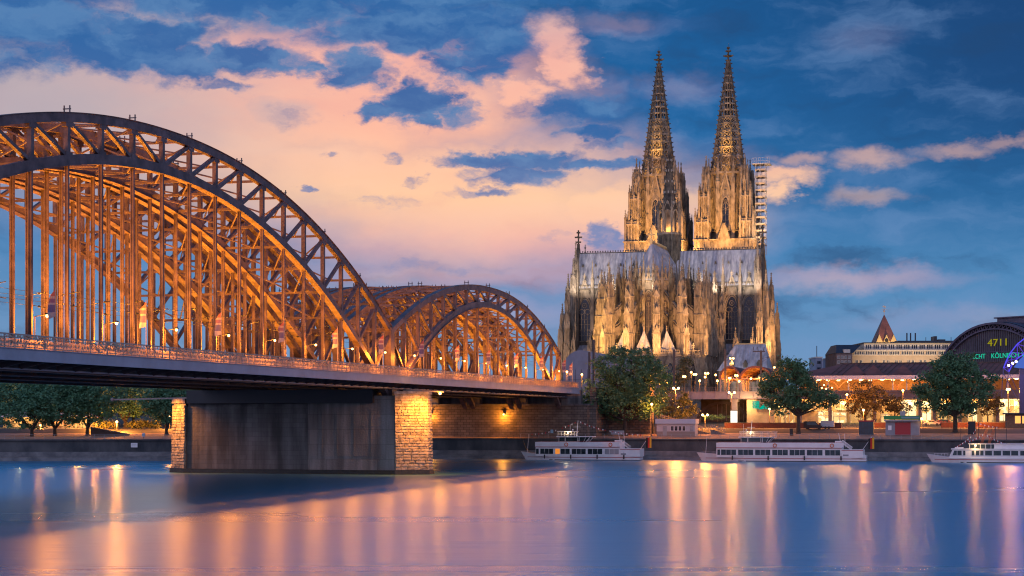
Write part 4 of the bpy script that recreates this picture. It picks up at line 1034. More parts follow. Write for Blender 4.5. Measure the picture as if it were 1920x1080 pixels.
# ================================================================== railway viaduct and station on the right
V0 = Vector((gx(1600, 490), 490, 0))
def lx(px, off=0.0):                       # local x on a line parallel to the viaduct, off metres behind its face
    u = (px - 960) / F; o = V0 + dv * off
    return (u * o.y - o.x) / (nv.x - u * nv.y)
def vz(py, x, off=0.0): return CAM_Z + (786 - py) * (V0 + nv * x + dv * off).y / F
M['conc'] = mat('viaduct_concrete', (.13, .11, .12), .85, 0, .25, .25)
M['girderp'] = mat('girder_paint', (.34, .27, .27), .6, 0, .15, .5)
M['brickd'] = mat('underpass_wall', (.10, .08, .07), .9, 0, .4, .5)
M['platroof'] = mat('rust_red_roof', (.17, .075, .06), .7, 0, .3, .25, stretch=(1, 1, 3))
M['canopy'] = mat('canopy_edge', (.55, .52, .55), .5, 0, .08, .4)
M['plaster'] = mat('warm_plaster', (.42, .30, .18), .85, 0, .2, .3)
def shopmat(name, c1, c2, s):
    m = bpy.data.materials.new(name); m.use_nodes = True; nt = m.node_tree; b = nt.nodes['Principled BSDF']; b.inputs['Base Color'].default_value = (.1, .08, .05, 1); b.inputs['Roughness'].default_value = .2
    t = nt.nodes.new('ShaderNodeTexCoord'); mp = nt.nodes.new('ShaderNodeMapping'); mp.inputs['Scale'].default_value = (1, 1, .8); nt.links.new(t.outputs['Object'], mp.inputs[0])
    v = nt.nodes.new('ShaderNodeTexVoronoi'); v.distance = 'MANHATTAN'; v.inputs['Scale'].default_value = .75; nt.links.new(mp.outputs[0], v.inputs['Vector'])
    r = nt.nodes.new('ShaderNodeValToRGB'); nt.links.new(v.outputs['Color'], r.inputs[0]); r.color_ramp.elements[0].color = (*c2, 1); r.color_ramp.elements[0].position = .12
    r.color_ramp.elements[1].color = (*c1, 1); r.color_ramp.elements[1].position = .5
    nt.links.new(r.outputs[0], b.inputs['Emission Color']); b.inputs['Emission Strength'].default_value = s
    return m
M['shop'] = shopmat('lit_shop_window', (1.0, .62, .20), (.35, .14, .03), 1.15)
M['shopw'] = shopmat('bright_shop_window', (1.0, .80, .42), (.7, .36, .10), 1.5)
M['shopo'] = shopmat('dim_shop_window', (.85, .45, .13), (.16, .07, .02), .9)
va = empty('railway_viaduct', V0, ROT, 'long railway viaduct carrying the station platforms, pink girder on the left, lit shops under it', 'viaduct')
xl, xm, xr = lx(1205), lx(1448), lx(1990)
b = MB(); b.box(xl, xm, 0, 16, 16.6, 17.1); b.box(xm, xr, 0.3, 60, 16.6, 17.25); b.build('deck', M['conc'], va)
b = MB(); b.box(xl, xm, -.2, 0.0, 15.1, 16.95); b.box(xl, xm, -.45, 0, 16.95, 17.15); b.box(xl, xm, -.4, 0, 15.0, 15.12)
x = xl
while x < xm: b.box(x, x + .14, -.42, -.2, 15.12, 16.95); x += (lx(1348) - lx(1325))
b.build('plate_girder', M['girderp'], va)
b = MB(); b.box(xm, xr, -.3, .3, 14.9, 17.3); b.box(xm, xr, -.55, -.3, 16.8, 17.3); b.build('concrete_band', M['conc'], va)
b = MB(); b.box(lx(1300), lx(1438), 13, 14, 6, 16.5); b.build('underpass_back', M['brickd'], va)
bar = MB()
for i in range(9):
    x = lx(1332) + i * 1.25; bar.box(x, x + .12, 12.6, 12.75, 7, 14)
bar.build('gate_bars', M['girderp'], va)
ar = MB(); c0 = (lx(1342), 12.8); ps = [(c0[0] + 7.6 * math.cos(math.pi * i / 12), c0[1], 7.4 + 6.8 * math.sin(math.pi * i / 12)) for i in range(13)]; ar.sweep(ps, .6, .8, (0, 1, 0)); ar.build('arch_ring', M['conc'], va)
for px, w_ in ((1196, 1.6), (1376, 1.6)):
    b = MB(); x = lx(px); b.box(x - w_ / 2, x + w_ / 2, .3, 3, 6, 14.9); b.box(x - w_ / 2 - .3, x + w_ / 2 + .3, .1, 3.2, 14.2, 15.0); b.build('pillar', M['girderp'], va)
b = MB(); b.box(lx(1400), lx(1452), .2, 12, 6, 14.88); b.build('abutment', M['plaster'], va)
b = MB(); b.box(xm, xr, 6, 8, 6, 16.5); b.build('shop_back_wall', M['plaster'], va)
for px in (1500, 1556, 1640, 1725, 1752, 1800, 1870, 1915):
    b = MB(); x = lx(px); b.box(x - .45, x + .45, .2, 1.1, 6, 14.9); b.build('pillar', M['conc'], va)
shops = [(1452, 1470, 752, 797, 'shop'), (1473, 1488, 760, 797, 'shop'), (1506, 1530, 755, 770, 'shopo'), (1534, 1560, 771, 800, 'shopw'), (1563, 1586, 773, 800, 'shopw'), (1566, 1586, 752, 769, 'shop'),
         (1652, 1668, 776, 796, 'shopw'), (1690, 1718, 750, 786, 'shopw'), (1729, 1746, 752, 790, 'shopw'), (1758, 1776, 756, 792, 'shop'), (1815, 1832, 760, 796, 'shopw'), (1842, 1862, 758, 796, 'shopo'), (1874, 1890, 748, 790, 'shopw'), (1893, 1912, 748, 790, 'shop'), (1594, 1634, 756, 800, 'shopo'), (1780, 1796, 756, 796, 'shopo')]
for (p0, p1, q0, q1, k) in shops:
    x0, x1 = lx(p0, 4), lx(p1, 4); z1, z0 = vz(q0, x0, 4), max(6.6, vz(q1, x0, 4)); f = MB()
    for xx in (x0, (x0 + x1) / 2, x1): f.box(xx - .09, xx + .09, 3.9, 4.15, z0, z1)
    for zz in (z0, z1 - .25, z0 + (z1 - z0) * .7): f.box(x0 + .09, x1 - .09, 3.88, 4.12, zz, zz + .22)
    fo = f.build('shop_window', M['grey'], va); g = MB(); g.box(x0, x1, 4.2, 5.9, z0, z1); g.build('pane', M[k], fo)
for i, px in enumerate((1462, 1510, 1550, 1580, 1660, 1705, 1738, 1768, 1825, 1850, 1882, 1905)):
    lamp('POINT', (lx(px, 3), 2.6, 13.8), 1500, (1, .55, .16), va, radius=.4)
t_ = MB()
x0, x1 = lx(1411, -1), lx(1424, -1)
for i in range(9): q = x0 + (x1 - x0) * i / 9; t_.box(q, q + (x1 - x0) / 12, -1.2, -.95, vz(766, x0), vz(752, x0))
x0, x1 = lx(1423, -2), lx(1441, -2)
t_.extr([(x0, -2.6, vz(768, x0)), (x1, -2.6, vz(766, x0)), (x1, -.6, vz(756, x0)), (x0 + 1.2, -.6, vz(758, x0))], (0, 0, .12))
t_.build('turquoise_awning', glow('turquoise_light', (.0, .55, .38), .75), va)
# parapet railing on the girder part
rl = MB()
for zz in (17.6, 18.2): rl.box(xl, xm, -.3, -.24, zz - .03, zz + .03)
x = xl
while x < xm: rl.box(x - .03, x + .03, -.3, -.24, 17.1, 18.2); x += 1.6
rl.build('railing', M['girderp'], va)
lamp('POINT', (lx(1404), -2.5, 13.5), 1800, (1, .66, .25), va, radius=.3)

# platform canopy, back wall and red roofs
pc = empty('station_platform', V0 + Vector((0, 0, 0)), ROT, 'station platform with a long lilac canopy edge and glowing orange interior', 'station platform')
xs0 = lx(1521, 1)
b = MB(); b.box(xs0, xr, -.8, 7, 20.35, 21.25); b.box(xs0 - .3, xr, -.95, -.8, 20.3, 21.35); b.build('canopy', M['canopy'], pc)
b = MB(); b.box(lx(1500, 22), xr + 6, 22, 22.5, 17.2, 22); b.build('back_wall', M['plaster'], pc)
for px in (1530, 1553, 1591, 1632, 1674, 1700, 1740, 1890, 1912):
    b = MB(); x = lx(px, 3); b.box(x - .18, x + .18, 2.8, 3.2, 17.25, 20.35); b.build('post', M['canopy'], pc)
for px in (1545, 1600, 1655, 1710, 1760):
    a = MB(); x = lx(px, 14); ps = [(x + 4.2 * math.cos(math.pi * i / 10), 14, 17.3 + 3.3 * math.sin(math.pi * i / 10)) for i in range(11)]; a.sweep(ps, .2, .22, (0, 1, 0)); a.build('arched_frame', M['platroof'], pc)
for i, px in enumerate((1534, 1552, 1572, 1594, 1614, 1632, 1654, 1674, 1692, 1714, 1735, 1890, 1906)):
    o = MB(); x = lx(px, .4 + (i % 3) * 3); y = .4 + (i % 3) * 3; o.prism([(x - .42, y - .2), (x + .42, y - .2), (x + .42, y + .2), (x - .42, y + .2)], 20.05, 20.28); o.build('downlight', M['globew'], pc)
    if i % 2 == 0: lamp('POINT', (x, y + 5, 19.6), 2400, (1, .36, .07), pc, radius=.3)
for px, py in ((1545, 722), (1549, 729), (1541, 727), (1590, 716), (1612, 717), (1571, 712), (1655, 712), (1560, 727), (1538, 736)):
    o = MB(); x = lx(px, 12); o.ball((x, 12, vz(py, x, 12)), .22, 6, 5); o.build('hanging_lamp', M['globe'], pc)
ro = empty('platform_roof', V0, ROT, 'low rust red platform roofs with curved ends behind the canopy', 'station roof')
b = MB(); x0, x1 = lx(1545, 14), lx(1980, 14)
b.hexa([(x0 - 11, 8, 21.4), (x1, 8, 21.4), (x1, 46, 21.4), (x0 - 11, 46, 21.4), (x0 + 5, 20, 25.2), (x1, 20, 25.2), (x1, 40, 25.2), (x0 + 5, 40, 25.2)]); b.build('hipped_roof', M['platroof'], ro)
s_ = MB()
for i in range(40): x = x0 + 2 + i * 1.55; s_.beam((x + 3, 20, 25.3), (x, 8, 21.5), .12, .12)
s_.box(x0 + 4, x1, 19.8, 20.2, 25.2, 25.5); s_.build('roof_seam', M['brickd'], ro)
g = MB()
for px in (1600, 1634, 1690): g.extr([(lx(px, 7.5) - 3.5, 7.6, 21.3), (lx(px, 7.5) + 3.5, 7.6, 21.3), (lx(px, 7.5), 12, 24.4)], (.4, 0, .1))
g.build('roof_hip', M['platroof'], ro)
for px0, px1 in ((1352, 1392), (1390, 1450), (1448, 1500)):
    a = MB(); xa, xb = lx(px0, 22), lx(px1, 22); xc, hw = (xa + xb) / 2, (xb - xa) / 2; arc = [(xc + hw * math.cos(math.pi * i / 14), 21.2 + 3.6 * math.sin(math.pi * i / 14)) for i in range(15)]
    inn = [(xc + (hw - .5) * math.cos(math.pi * i / 14), 20.9 + 3.3 * math.sin(math.pi * i / 14)) for i in range(15)]
    for (p, q), (r_, t2) in zip(zip(arc, arc[1:]), zip(inn, inn[1:])):
        a.hexa([(r_[0], 18, r_[1]), (p[0], 18, p[1]), (q[0], 18, q[1]), (t2[0], 18, t2[1]), (r_[0], 50, r_[1]), (p[0], 50, p[1]), (q[0], 50, q[1]), (t2[0], 50, t2[1])])
    v = a.build('vaulted_roof', M['platroof'], ro)
    for q in (0, 1, 2):
        t2 = MB(); y = 18.4 + q * 8; t2.cyl((xa + .4, y, 17), (xa + .4, y, 21.2), .16, n=6); t2.cyl((xb - .4, y, 17), (xb - .4, y, 21.2), .16, n=6); t2.beam((xa + .4, y, 19.6), (xa + 2.6, y, 22), .14, .16); t2.beam((xb - .4, y, 19.6), (xb - 2.6, y, 22), .14, .16); t2.box(xa, xb, y - .08, y + .08, 21.0, 21.2); t2.build('roof_frame', M['girderp'], v)
    lamp('POINT', (xc, 22, 19.5), 2000, OR, ro, radius=.3); lamp('POINT', (xc, 34, 20), 1800, OR, ro, radius=.3)

# ------------------------------------------------------------------ station hall
HY = 600.0; PH = R(58); hx = gx(1864, HY)
hall = empty('station_hall', (hx, HY, 17), -PH, 'great arched glass station hall with purple steel rim and neon signs on its gable', 'station hall')
hw, hh = 27.0, 24.6
arc = lambda k, n=28: [(hw * k * math.cos(math.pi * i / n), 0, hh * k * math.sin(math.pi * i / n) ** .92) for i in range(n + 1)]
M['hallsteel'] = mat('hall_steel', (.13, .10, .135), .6, 0, .2, .3)
b = MB(); b.sweep(arc(1.0), 1.8, .7, (0, 1, 0)); b.sweep(arc(.925), 1.4, .5, (0, 1, 0))
A1, A2 = arc(1.0, 44), arc(.925, 44)
for i in range(44): b.beam(A1[i], A2[i + 1], .28, .28, (0, 1, 0)); b.beam(A1[i], A2[i], .28, .28, (0, 1, 0))
b.build('arch_rim', M['hallsteel'], hall)
gm = mat('hall_glazing', (.06, .065, .08), .3, 0, 0, .18, col2=(.17, .165, .18), stretch=(1.5, 1, .5), emit=(.25, .2, .2), estr=.035)
b = MB(); ps = arc(.92); b.extr([(x, .6, z) for x, y, z in ps], (0, .2, 0)); b.build('gable_glazing', gm, hall)
b = MB(); x = -24.2
while x < 24.3:
    zt = hh * .92 * max(0, 1 - (x / (hw * .92)) ** 2) ** .46
    b.box(x - .09, x + .09, .2, .6, 0, zt); x += .95
b.box(-23.5, 23.5, .1, .7, 6.9, 7.4); b.box(-19.5, 19.5, .1, .7, 14.9, 15.2); b.build('mullion', M['hallsteel'], hall)
b = MB(); AA = arc(1.02); n = len(AA)
b.add([(x, 1, z) for x, y, z in AA] + [(x, 130, z) for x, y, z in AA], [(i, i + 1, n + i + 1, n + i) for i in range(n - 1)]); b.build('barrel_roof', mat('hall_roof', (.055, .06, .09), .45, .1, .2, .1), hall)
b = MB(); b.box(-7, 7, 9, 120, hh - .2, hh + 2.2); b.box(-8, 8, 8.4, 121, hh + 2.2, hh + 2.6); b.build('roof_lantern', M['hallsteel'], hall)
def text(s, size, loc, m, parent, name, rot=(R(90), 0, 0), ext=.04, width=None):
    cu = bpy.data.curves.new(name, 'FONT'); cu.body = s; cu.size = size; cu.extrude = ext; cu.align_x = 'CENTER'; cu.align_y = 'CENTER'
    o = bpy.data.objects.new(name, cu); C.objects.link(o); bpy.context.view_layer.update()
    me = bpy.data.meshes.new_from_object(o.evaluated_get(bpy.context.evaluated_depsgraph_get())); C.objects.unlink(o); bpy.data.objects.remove(o)
    me.materials.clear(); me.materials.append(m); t = bpy.data.objects.new(name, me); C.objects.link(t); t.location = loc; t.rotation_euler = rot; t.parent = parent
    if width:
        w = max(v.co.x for v in me.vertices) - min(v.co.x for v in me.vertices); k = width / w
        for v in me.vertices: v.co.x *= k
    return t
gn = glow('green_neon', (.02, .75, .47), .75)
for wd_, xc, ww_ in (('ECHT', -6.7, 5.6), ('KÖLNISCH', 4.9, 12), ('WASSER', 16.2, 8.4)): text(wd_, 2.3, (xc, -.1, 13.6), gn, hall, 'neon_word', width=ww_)
text('4711', 3.4, (1.8, -.1, 18.0), glow('yellow_neon', (.6, .54, .02), .5), hall, 'neon_number', width=8.4)

# ------------------------------------------------------------------ buildings behind
def building(name, px0, px1, pytop, Y, depth, m, label, zb=14, cat='building'):
    x0, x1 = gx(px0, Y), gx(px1, Y); zt = CAM_Z + (786 - pytop) * Y / F
    e = empty(name, ((x0 + x1) / 2, Y, zb), 0, label, cat); w = x1 - x0
    b = MB(); b.box(-w / 2, w / 2, 0, depth, 0, zt - zb); b.build('wall', m, e)
    return e, w, zt - zb, (lambda px: gx(px, Y) - (x0 + x1) / 2), (lambda py: CAM_Z + (786 - py) * Y / F - zb)
M['beige'] = mat('beige_limestone', (.50, .38, .26), .85, 0, .1, .3)
M['winb'] = mat('office_window', (.05, .06, .08), .15, 0, .6, .9)
M['winfr'] = mat('window_surround', (.70, .62, .52), .7)
M['slate'] = mat('slate_roof', (.035, .042, .06), .6, 0, .25, .3)
e, w_, h_, X, Z = building('office_block', 1598, 1812, 656, 700, 30, M['beige'], 'long beige office block with ribbon windows and rooftop antennas behind the station')
def win(e, x0, x1, z0, z1, n, fr=.12, sh=M['winfr'], y=0.0):
    f = MB(); f.box(x0 - fr, x1 + fr, y - .18, y, z0 - fr, z0); f.box(x0 - fr, x1 + fr, y - .18, y, z1, z1 + fr)
    for i in range(n + 1): x = x0 + (x1 - x0) * i / n; f.box(x - fr * .6, x + fr * .6, y - .18, y, z0, z1)
    o = f.build('window', sh, e); g = MB(); g.box(x0, x1, y - .06, y - .003, z0, z1); g.build('pane', M['winb'], o)
for p0 in (1603, 1626, 1649, 1672, 1695, 1718, 1741, 1764, 1787):
    if p0 == 1603: continue
    win(e, X(p0 + 6), X(p0 + 11), Z(681.5), Z(675.5), 2, .1); win(e, X(p0 + 14), X(p0 + 19), Z(681.5), Z(675.5), 2, .1)
win(e, X(1604), X(1609), Z(681.5), Z(675.5), 2, .1); win(e, X(1612), X(1617), Z(681.5), Z(675.5), 2, .1)
for i, p0 in enumerate((1602, 1623, 1645, 1667, 1690, 1713, 1736, 1759, 1782)): win(e, X(p0), X(p0 + 19.5), Z(664.8), Z(659), 6, .14)
b = MB(); b.box(X(1596), X(1813), -.5, 0, Z(657.6), Z(656)); b.box(X(1598), X(1812), -.3, 0, Z(666.5), Z(665.6)); b.build('cornice', M['winfr'], e)
b = MB(); b.box(X(1622), X(1812), 2, 28, Z(656), Z(643)); b.build('attic_storey', M['winfr'], e)
for i in range(13): win(e, X(1624.5 + i * 14.4), X(1624.5 + i * 14.4 + 11.5), Z(653.5), Z(646), 3, .16, M['winfr'], 2.0)
b = MB(); b.box(X(1620), X(1814), 1.2, 29, Z(643), Z(641.5)); b.box(X(1690), X(1812), 6, 24, Z(641.5), Z(637.5)); b.box(X(1761), X(1766), 8, 14, Z(637.5), Z(628.5)); b.box(X(1769), X(1782), 8, 14, Z(637.5), Z(634.5)); b.build('roof', M['slate'], e)
for p in (1711, 1718, 1727, 1747, 1758, 1795): b = MB(); b.cyl((X(p), 10, Z(641)), (X(p), 10, Z(622 if p < 1730 else 630)), .28 if p < 1730 else .12, n=6); b.build('antenna', M['slate'], e)
for p in (1640, 1700, 1760): lamp('SPOT', (X(p), -12, Z(690)), 5200, (1, .70, .38), e, (X(p), 0, Z(668)), 130, .9, .5)
e, w_, h_, X, Z = building('gabled_house', 1568, 1598, 662, 690, 24, mat('brown_render', (.22, .15, .13), .85, 0, .2, .3), 'brown house with a dark blue mansard roof left of the beige office block')
for i in range(4):
    for r_ in range(2): win(e, X(1570.5 + i * 6.6), X(1574.5 + i * 6.6), Z(672.5 + r_ * 9), Z(667.5 + r_ * 9), 2, .1)
b = MB(); b.hexa([(X(1567), -.4, Z(662)), (X(1599), -.4, Z(662)), (X(1599), 24, Z(662)), (X(1567), 24, Z(662)), (X(1575), 8, Z(645)), (X(1622), 8, Z(645)), (X(1622), 20, Z(645)), (X(1575), 20, Z(645))]); b.build('mansard_roof', M['slate'], e)
b = MB(); b.box(X(1582), X(1594), -.2, 3, Z(662), Z(655)); b.build('dormer', M['winfr'], e)
e, w_, h_, X, Z = building('church_tower', 1642, 1682, 642, 800, 9.5, mat('tufa_tower', (.55, .42, .24), .85, 0, .15, .4), 'square church tower with a pointed red helm roof and weathercock above the office block', cat='church tower')
zb_, za_ = Z(642), Z(588); ww = w_ / 2; zg = Z(627)
rm = mat('copper_red_helm', (.26, .10, .075), .6, 0, .25, .4)
b = MB(); b.add([(-ww * 1.04, -.2, zb_), (ww * 1.04, -.2, zb_), (ww * 1.04, 2 * ww * 1.04, zb_), (-ww * 1.04, 2 * ww * 1.04, zb_), (0, ww, za_)], [(0, 1, 4), (1, 2, 4), (2, 3, 4), (3, 0, 4), (3, 2, 1, 0)]); b.build('helm_roof', rm, e)
for i in range(3):
    g = MB(); xc = -ww + ww * (2 * i + 1) / 3; g.extr([(xc - ww / 3, -.5, zb_ - .2), (xc + ww / 3, -.5, zb_ - .2), (xc, -.5, zg)], (0, 2.2, 0)); g.build('gable', mat('gable_plaster', (.6, .46, .22), .8), e)
    if i == 1: o = MB(); o.extr([(xc - .8, -.6, zb_ + .2), (xc + .8, -.6, zb_ + .2), (xc + .8, -.6, zb_ + 1.2), (xc, -.6, zb_ + 2), (xc - .8, -.6, zb_ + 1.2)], (0, .08, 0)); o.build('belfry_opening', M['black'], e)
b = MB(); b.cyl((0, ww, za_ - .5), (0, ww, Z(571)), .13, n=6); b.ball((0, ww, Z(582)), .55, 8, 6); b.beam((-1.1, ww, Z(579)), (1.1, ww, Z(579)), .16, .2); b.beam((-.7, ww, Z(573)), (.8, ww, Z(574.5)), .1, .6); b.build('weathercock', M['winfr'], e)
lamp('SPOT', (0, -9, zb_ - 6), 9000, (1, .62, .25), e, (0, 0, zb_ + 2), 100, .8, .4)
for (p0, p1, t, Y, lab) in ((1530, 1541, 671, 900, 'narrow pale lilac block with a thin mast, between the round tree and the mansard house'), (1541, 1556, 676, 950, 'lowest of the pale distant blocks left of the mansard house'), (1556, 1569, 672, 880, 'pale blue flat-roofed block touching the mansard house')):
    e, w_, h_, X, Z = building('distant_block', p0, p1, t, Y, 20, mat('far_wall', (.34, .36, .44), .8, 0, .1, .2), lab)
    r = MB(); r.box(-w_ / 2 - .4, w_ / 2 + .4, -.4, 20.4, h_, h_ + .6); r.build('roof_edge', M['winfr'], e)
    if p0 == 1530: r = MB(); r.cyl((X(1534), 4, h_), (X(1534), 4, Z(648)), .2, n=6); r.build('mast', M['slate'], e)
    f = MB()
    for i in range(3): f.box(-w_ / 2 + .6, w_ / 2 - .6, -.1, 0, h_ - 3 - i * 3.2, h_ - 1.6 - i * 3.2)
    f.build('window_band', M['winb'], e)
# sacristy with the pale hipped roof north-east of the choir
sy = empty('sacristy', CX, ROT, 'low sacristy with a steep pale hipped roof at the right foot of the cathedral', 'church annex')
b = MB(); b.box(27.1, 44.9, -46, -30, -2, 11.4); b.build('wall', M['cath'], sy)
b = MB(); b.hexa([(26.5, -46.6, 11.4), (45.5, -46.6, 11.4), (45.5, -29.4, 11.4), (26.5, -29.4, 11.4), (32.2, -38.2, 21.6), (43.6, -38.2, 21.6), (43.6, -37.8, 21.6), (32.2, -37.8, 21.6)]); so = b.build('hipped_roof', M['lead'], sy)
b = MB(); b.box(32.0, 43.8, -38.35, -37.65, 21.6, 21.95); b.build('ridge_cap', gold, so)
for xx in (32, 37, 42):
    d = MB(); d.box(xx - .7, xx + .7, -45.6, -43, 12.2, 14.0); d.extr([(xx - .9, -45.8, 14.0), (xx + .9, -45.8, 14.0), (xx, -45.8, 15.6)], (0, 3.6, 0)); d.build('dormer', M['cathdark'], so)
lamp('SPOT', (35, -60, 4), 4200, (1, .84, .66), sy, (37, -40, 17), 110, .8, .5)
# museum with curved zinc roof beside the bridge end
mz = mat('zinc_sheet', (.16, .20, .27), .5, .3, .12, .3)
mu_ = empty('museum_hall', (gx(1056, 500), 500, 14), ROT, 'blue grey zinc museum hall with one rounded roof edge beside the bridge end', 'museum')
pts = [(0, 0)] + [(5.2 - 5.2 * math.cos(R(90 * i / 8)), 9.5 + 5.2 * math.sin(R(90 * i / 8))) for i in range(9)] + [(13, 13.2), (22, 9.2), (22, 0)]
b = MB(); b.extr([(x, 0, z) for x, z in pts], (0, 26, 0)); b.build('curved_hall', mz, mu_)
b = MB()
for i in range(1, 13): b.box(i * 1.75 - .05, i * 1.75 + .05, -.08, 0.0, 0, 9.3)
for z in (3.2, 6.4): b.box(0, 22, -.07, 0, z - .05, z + .05)
b.build('sheet_seam', M['slate'], mu_)
b = MB(); b.box(-9, 0, 4, 24, 0, 6.5); b.build('side_wing', mz, mu_)

# ------------------------------------------------------------------ event tent with blue lattice arch at the right edge
tn = empty('lattice_arch', (gx(1915, 440), 440, 7), ROT, 'blue lit steel lattice arch with spotlights cut by the right edge of the photo', 'lattice arch')
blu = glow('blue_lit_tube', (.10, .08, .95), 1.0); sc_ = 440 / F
def LP(px, py): return ((px - 1915) * sc_ / nv.x, 0, CAM_Z + (786 - py) * sc_ - 7)
o1 = [(1884, 690), (1889, 676), (1897, 660), (1908, 645), (1924, 632), (1945, 622), (1970, 620)]; o2 = [(1893, 697), (1899, 684), (1908, 672), (1920, 663), (1938, 655), (1960, 650), (1980, 652)]
b = MB(); Pa = [Vector(LP(*p)) for p in o1]; Pb = [Vector(LP(*p)) + Vector((0, 1.2, 0)) for p in o2]
for q in (Pa, Pb): b.sweep(q, .28, .28, (0, 1, 0))
b.build('arch_tube', blu, tn)
b = MB()
for i in range(6): b.beam(Pa[i], Pb[i + 1], .16, .16, (0, 1, 0)); b.beam(Pa[i + 1], Pb[i], .16, .16, (0, 1, 0)); b.beam(Pa[i], Pb[i], .16, .16, (0, 1, 0))
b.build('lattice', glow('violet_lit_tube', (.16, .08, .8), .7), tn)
b = MB(); b.beam(LP(1884, 690), LP(1880, 745), .2, .2, (0, 1, 0)); b.beam(LP(1893, 697), LP(1886, 745), .2, .2, (0, 1, 0)); b.beam(LP(1884, 700), LP(1919, 770), .2, .2, (0, 1, 0)); b.beam(LP(1893, 697), LP(1922, 765), .16, .16, (0, 1, 0)); b.box(-.5, 8, .6, 4, 0, 16); b.build('leg_frame', mat('violet_steel', (.16, .12, .22), .5), tn)
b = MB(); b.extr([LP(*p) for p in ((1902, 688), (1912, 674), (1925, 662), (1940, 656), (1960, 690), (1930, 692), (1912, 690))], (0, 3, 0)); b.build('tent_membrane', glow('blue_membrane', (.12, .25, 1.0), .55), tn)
for p in ((1900, 681), (1893, 685), (1906, 678)): b = MB(); b.ball(LP(*p), .3, 8, 6); b.build('spotlight', glow('white_spot', (.8, .85, 1), 6), tn)
lamp('POINT', (-1, -2.5, 22), 2200, (.2, .15, 1), tn, radius=.4)
# ================================================================== quayside objects
def on_ground(px, Y, name, label, cat, rz=ROT, group=None):
    x = gx(px, Y); return empty(name, (x, Y, ground_z(x, Y)), rz, label, cat, group)
def kiosk_white():
    e = on_ground(1267, 429, 'ticket_kiosk', 'flat-roofed white ticket kiosk with a pale blue fascia on the quay', 'kiosk'); s = 429 / F
    W = 70 * s / 2 / nv.x; b = MB(); b.box(-W, W, 0, 4, 0, 3.0); b.build('wall', mat('kiosk_wall', (.5, .48, .5), .7, 0, .06, .6), e)
    b = MB(); b.box(-W - .25, W + .25, -.5, 4.4, 3.0, 4.15); b.build('roof_fascia', mat('kiosk_fascia', (.45, .52, .62), .5), e)
    b = MB(); b.box(-W + .02, W - .02, -.05, 0, 0, 1.15); b.build('plinth', mat('kiosk_plinth', (.3, .25, .22), .8), e)
    d = MB(); d.box(-W + 1.5, -W + 2.5, -.08, 0, .15, 2.45); d.build('door', M['grey'], e)
    for i in range(4):
        f = MB(); x = -W + 3.4 + i * .95; f.box(x, x + .82, -.09, -.04, 1.25, 2.5); fo = f.build('window', M['white'], e); g = MB(); g.box(x + .08, x + .74, -.12, -.09, 1.33, 2.42); g.build('pane', M['winb'], fo)
    g = MB(); g.box(W - 1.2, W - .4, -.09, -.04, 1.25, 2.5); g.build('shutter', M['grey'], e)
kiosk_white()
def kiosk_box():
    e = on_ground(1624, 424, 'storage_box', 'dark blue grey metal storage box with a rusty top edge on the quay', 'storage box')
    b = MB(); b.box(-1.7, 1.7, 0, 2.2, .1, 3.2); b.build('shell', mat('blue_grey_sheet', (.05, .07, .09), .5, .2, .2, .8), e)
    b = MB(); b.box(-1.85, 1.85, -.15, 2.35, 3.2, 3.5); b.build('lid', M['red'], e)
    b = MB()
    for x in (-1.1, -.4, .4, 1.1): b.box(x - .04, x + .04, -.05, 0, .2, 3.1)
    b.box(-1.6, 1.6, -.04, 0, 1.6, 1.68); b.build('rib', M['mast'], e)
kiosk_box()
def kiosk_green():
    e = on_ground(1692, 421, 'snack_kiosk', 'grey snack kiosk with a green sign band and closed red shutter', 'kiosk'); W = 3.9
    b = MB(); b.box(-W, -1.7, 0, 3.5, 0, 3.3); b.box(1.9, W, 0, 3.5, 0, 3.3); b.box(-1.7, 1.9, .35, 3.5, 0, 3.3); b.build('wall', mat('kiosk_grey', (.26, .27, .31), .7, 0, .1, .8), e)
    b = MB(); b.box(-W - .3, W + .3, -.9, 3.8, 3.3, 3.6); b.build('roof_slab', M['grey'], e)
    g = MB(); g.box(-W - .35, W + .3, -.95, -.7, 3.7, 4.6); sg = g.build('sign_band', mat('green_sign', (.03, .26, .06), .5), e)
    g = MB(); g.box(-.2, W + .05, -.99, -.95, 3.95, 4.4); g.build('sign_panel', mat('pale_panel', (.16, .3, .32), .5), sg)
    b = MB(); b.box(-1.7, 1.9, .05, .2, .1, 3.0); b.build('shutter', M['red'], e)
    b = MB()
    for i in range(11): b.box(-1.7, 1.9, .02, .05, .3 + i * .25, .36 + i * .25)
    b.build('slat', mat('red_slat', (.3, .02, .03), .5), e)
    b = MB(); b.box(-.6, .6, 1, 2, 4.6, 5.7); b.build('vent_box', M['grey'], e)
    g = MB(); g.box(-1.9, -.1, -.55, -.45, 3.38, 3.5); g.build('strip_light', M['globew'], e)
    n = MB(); n.box(-3.3, -2.5, -.05, 0, 1.2, 2.3); n.build('notice', M['white'], e)
    lamp('POINT', (W + .8, -.6, 3.2), 60, WM, e, radius=.1)
kiosk_green()
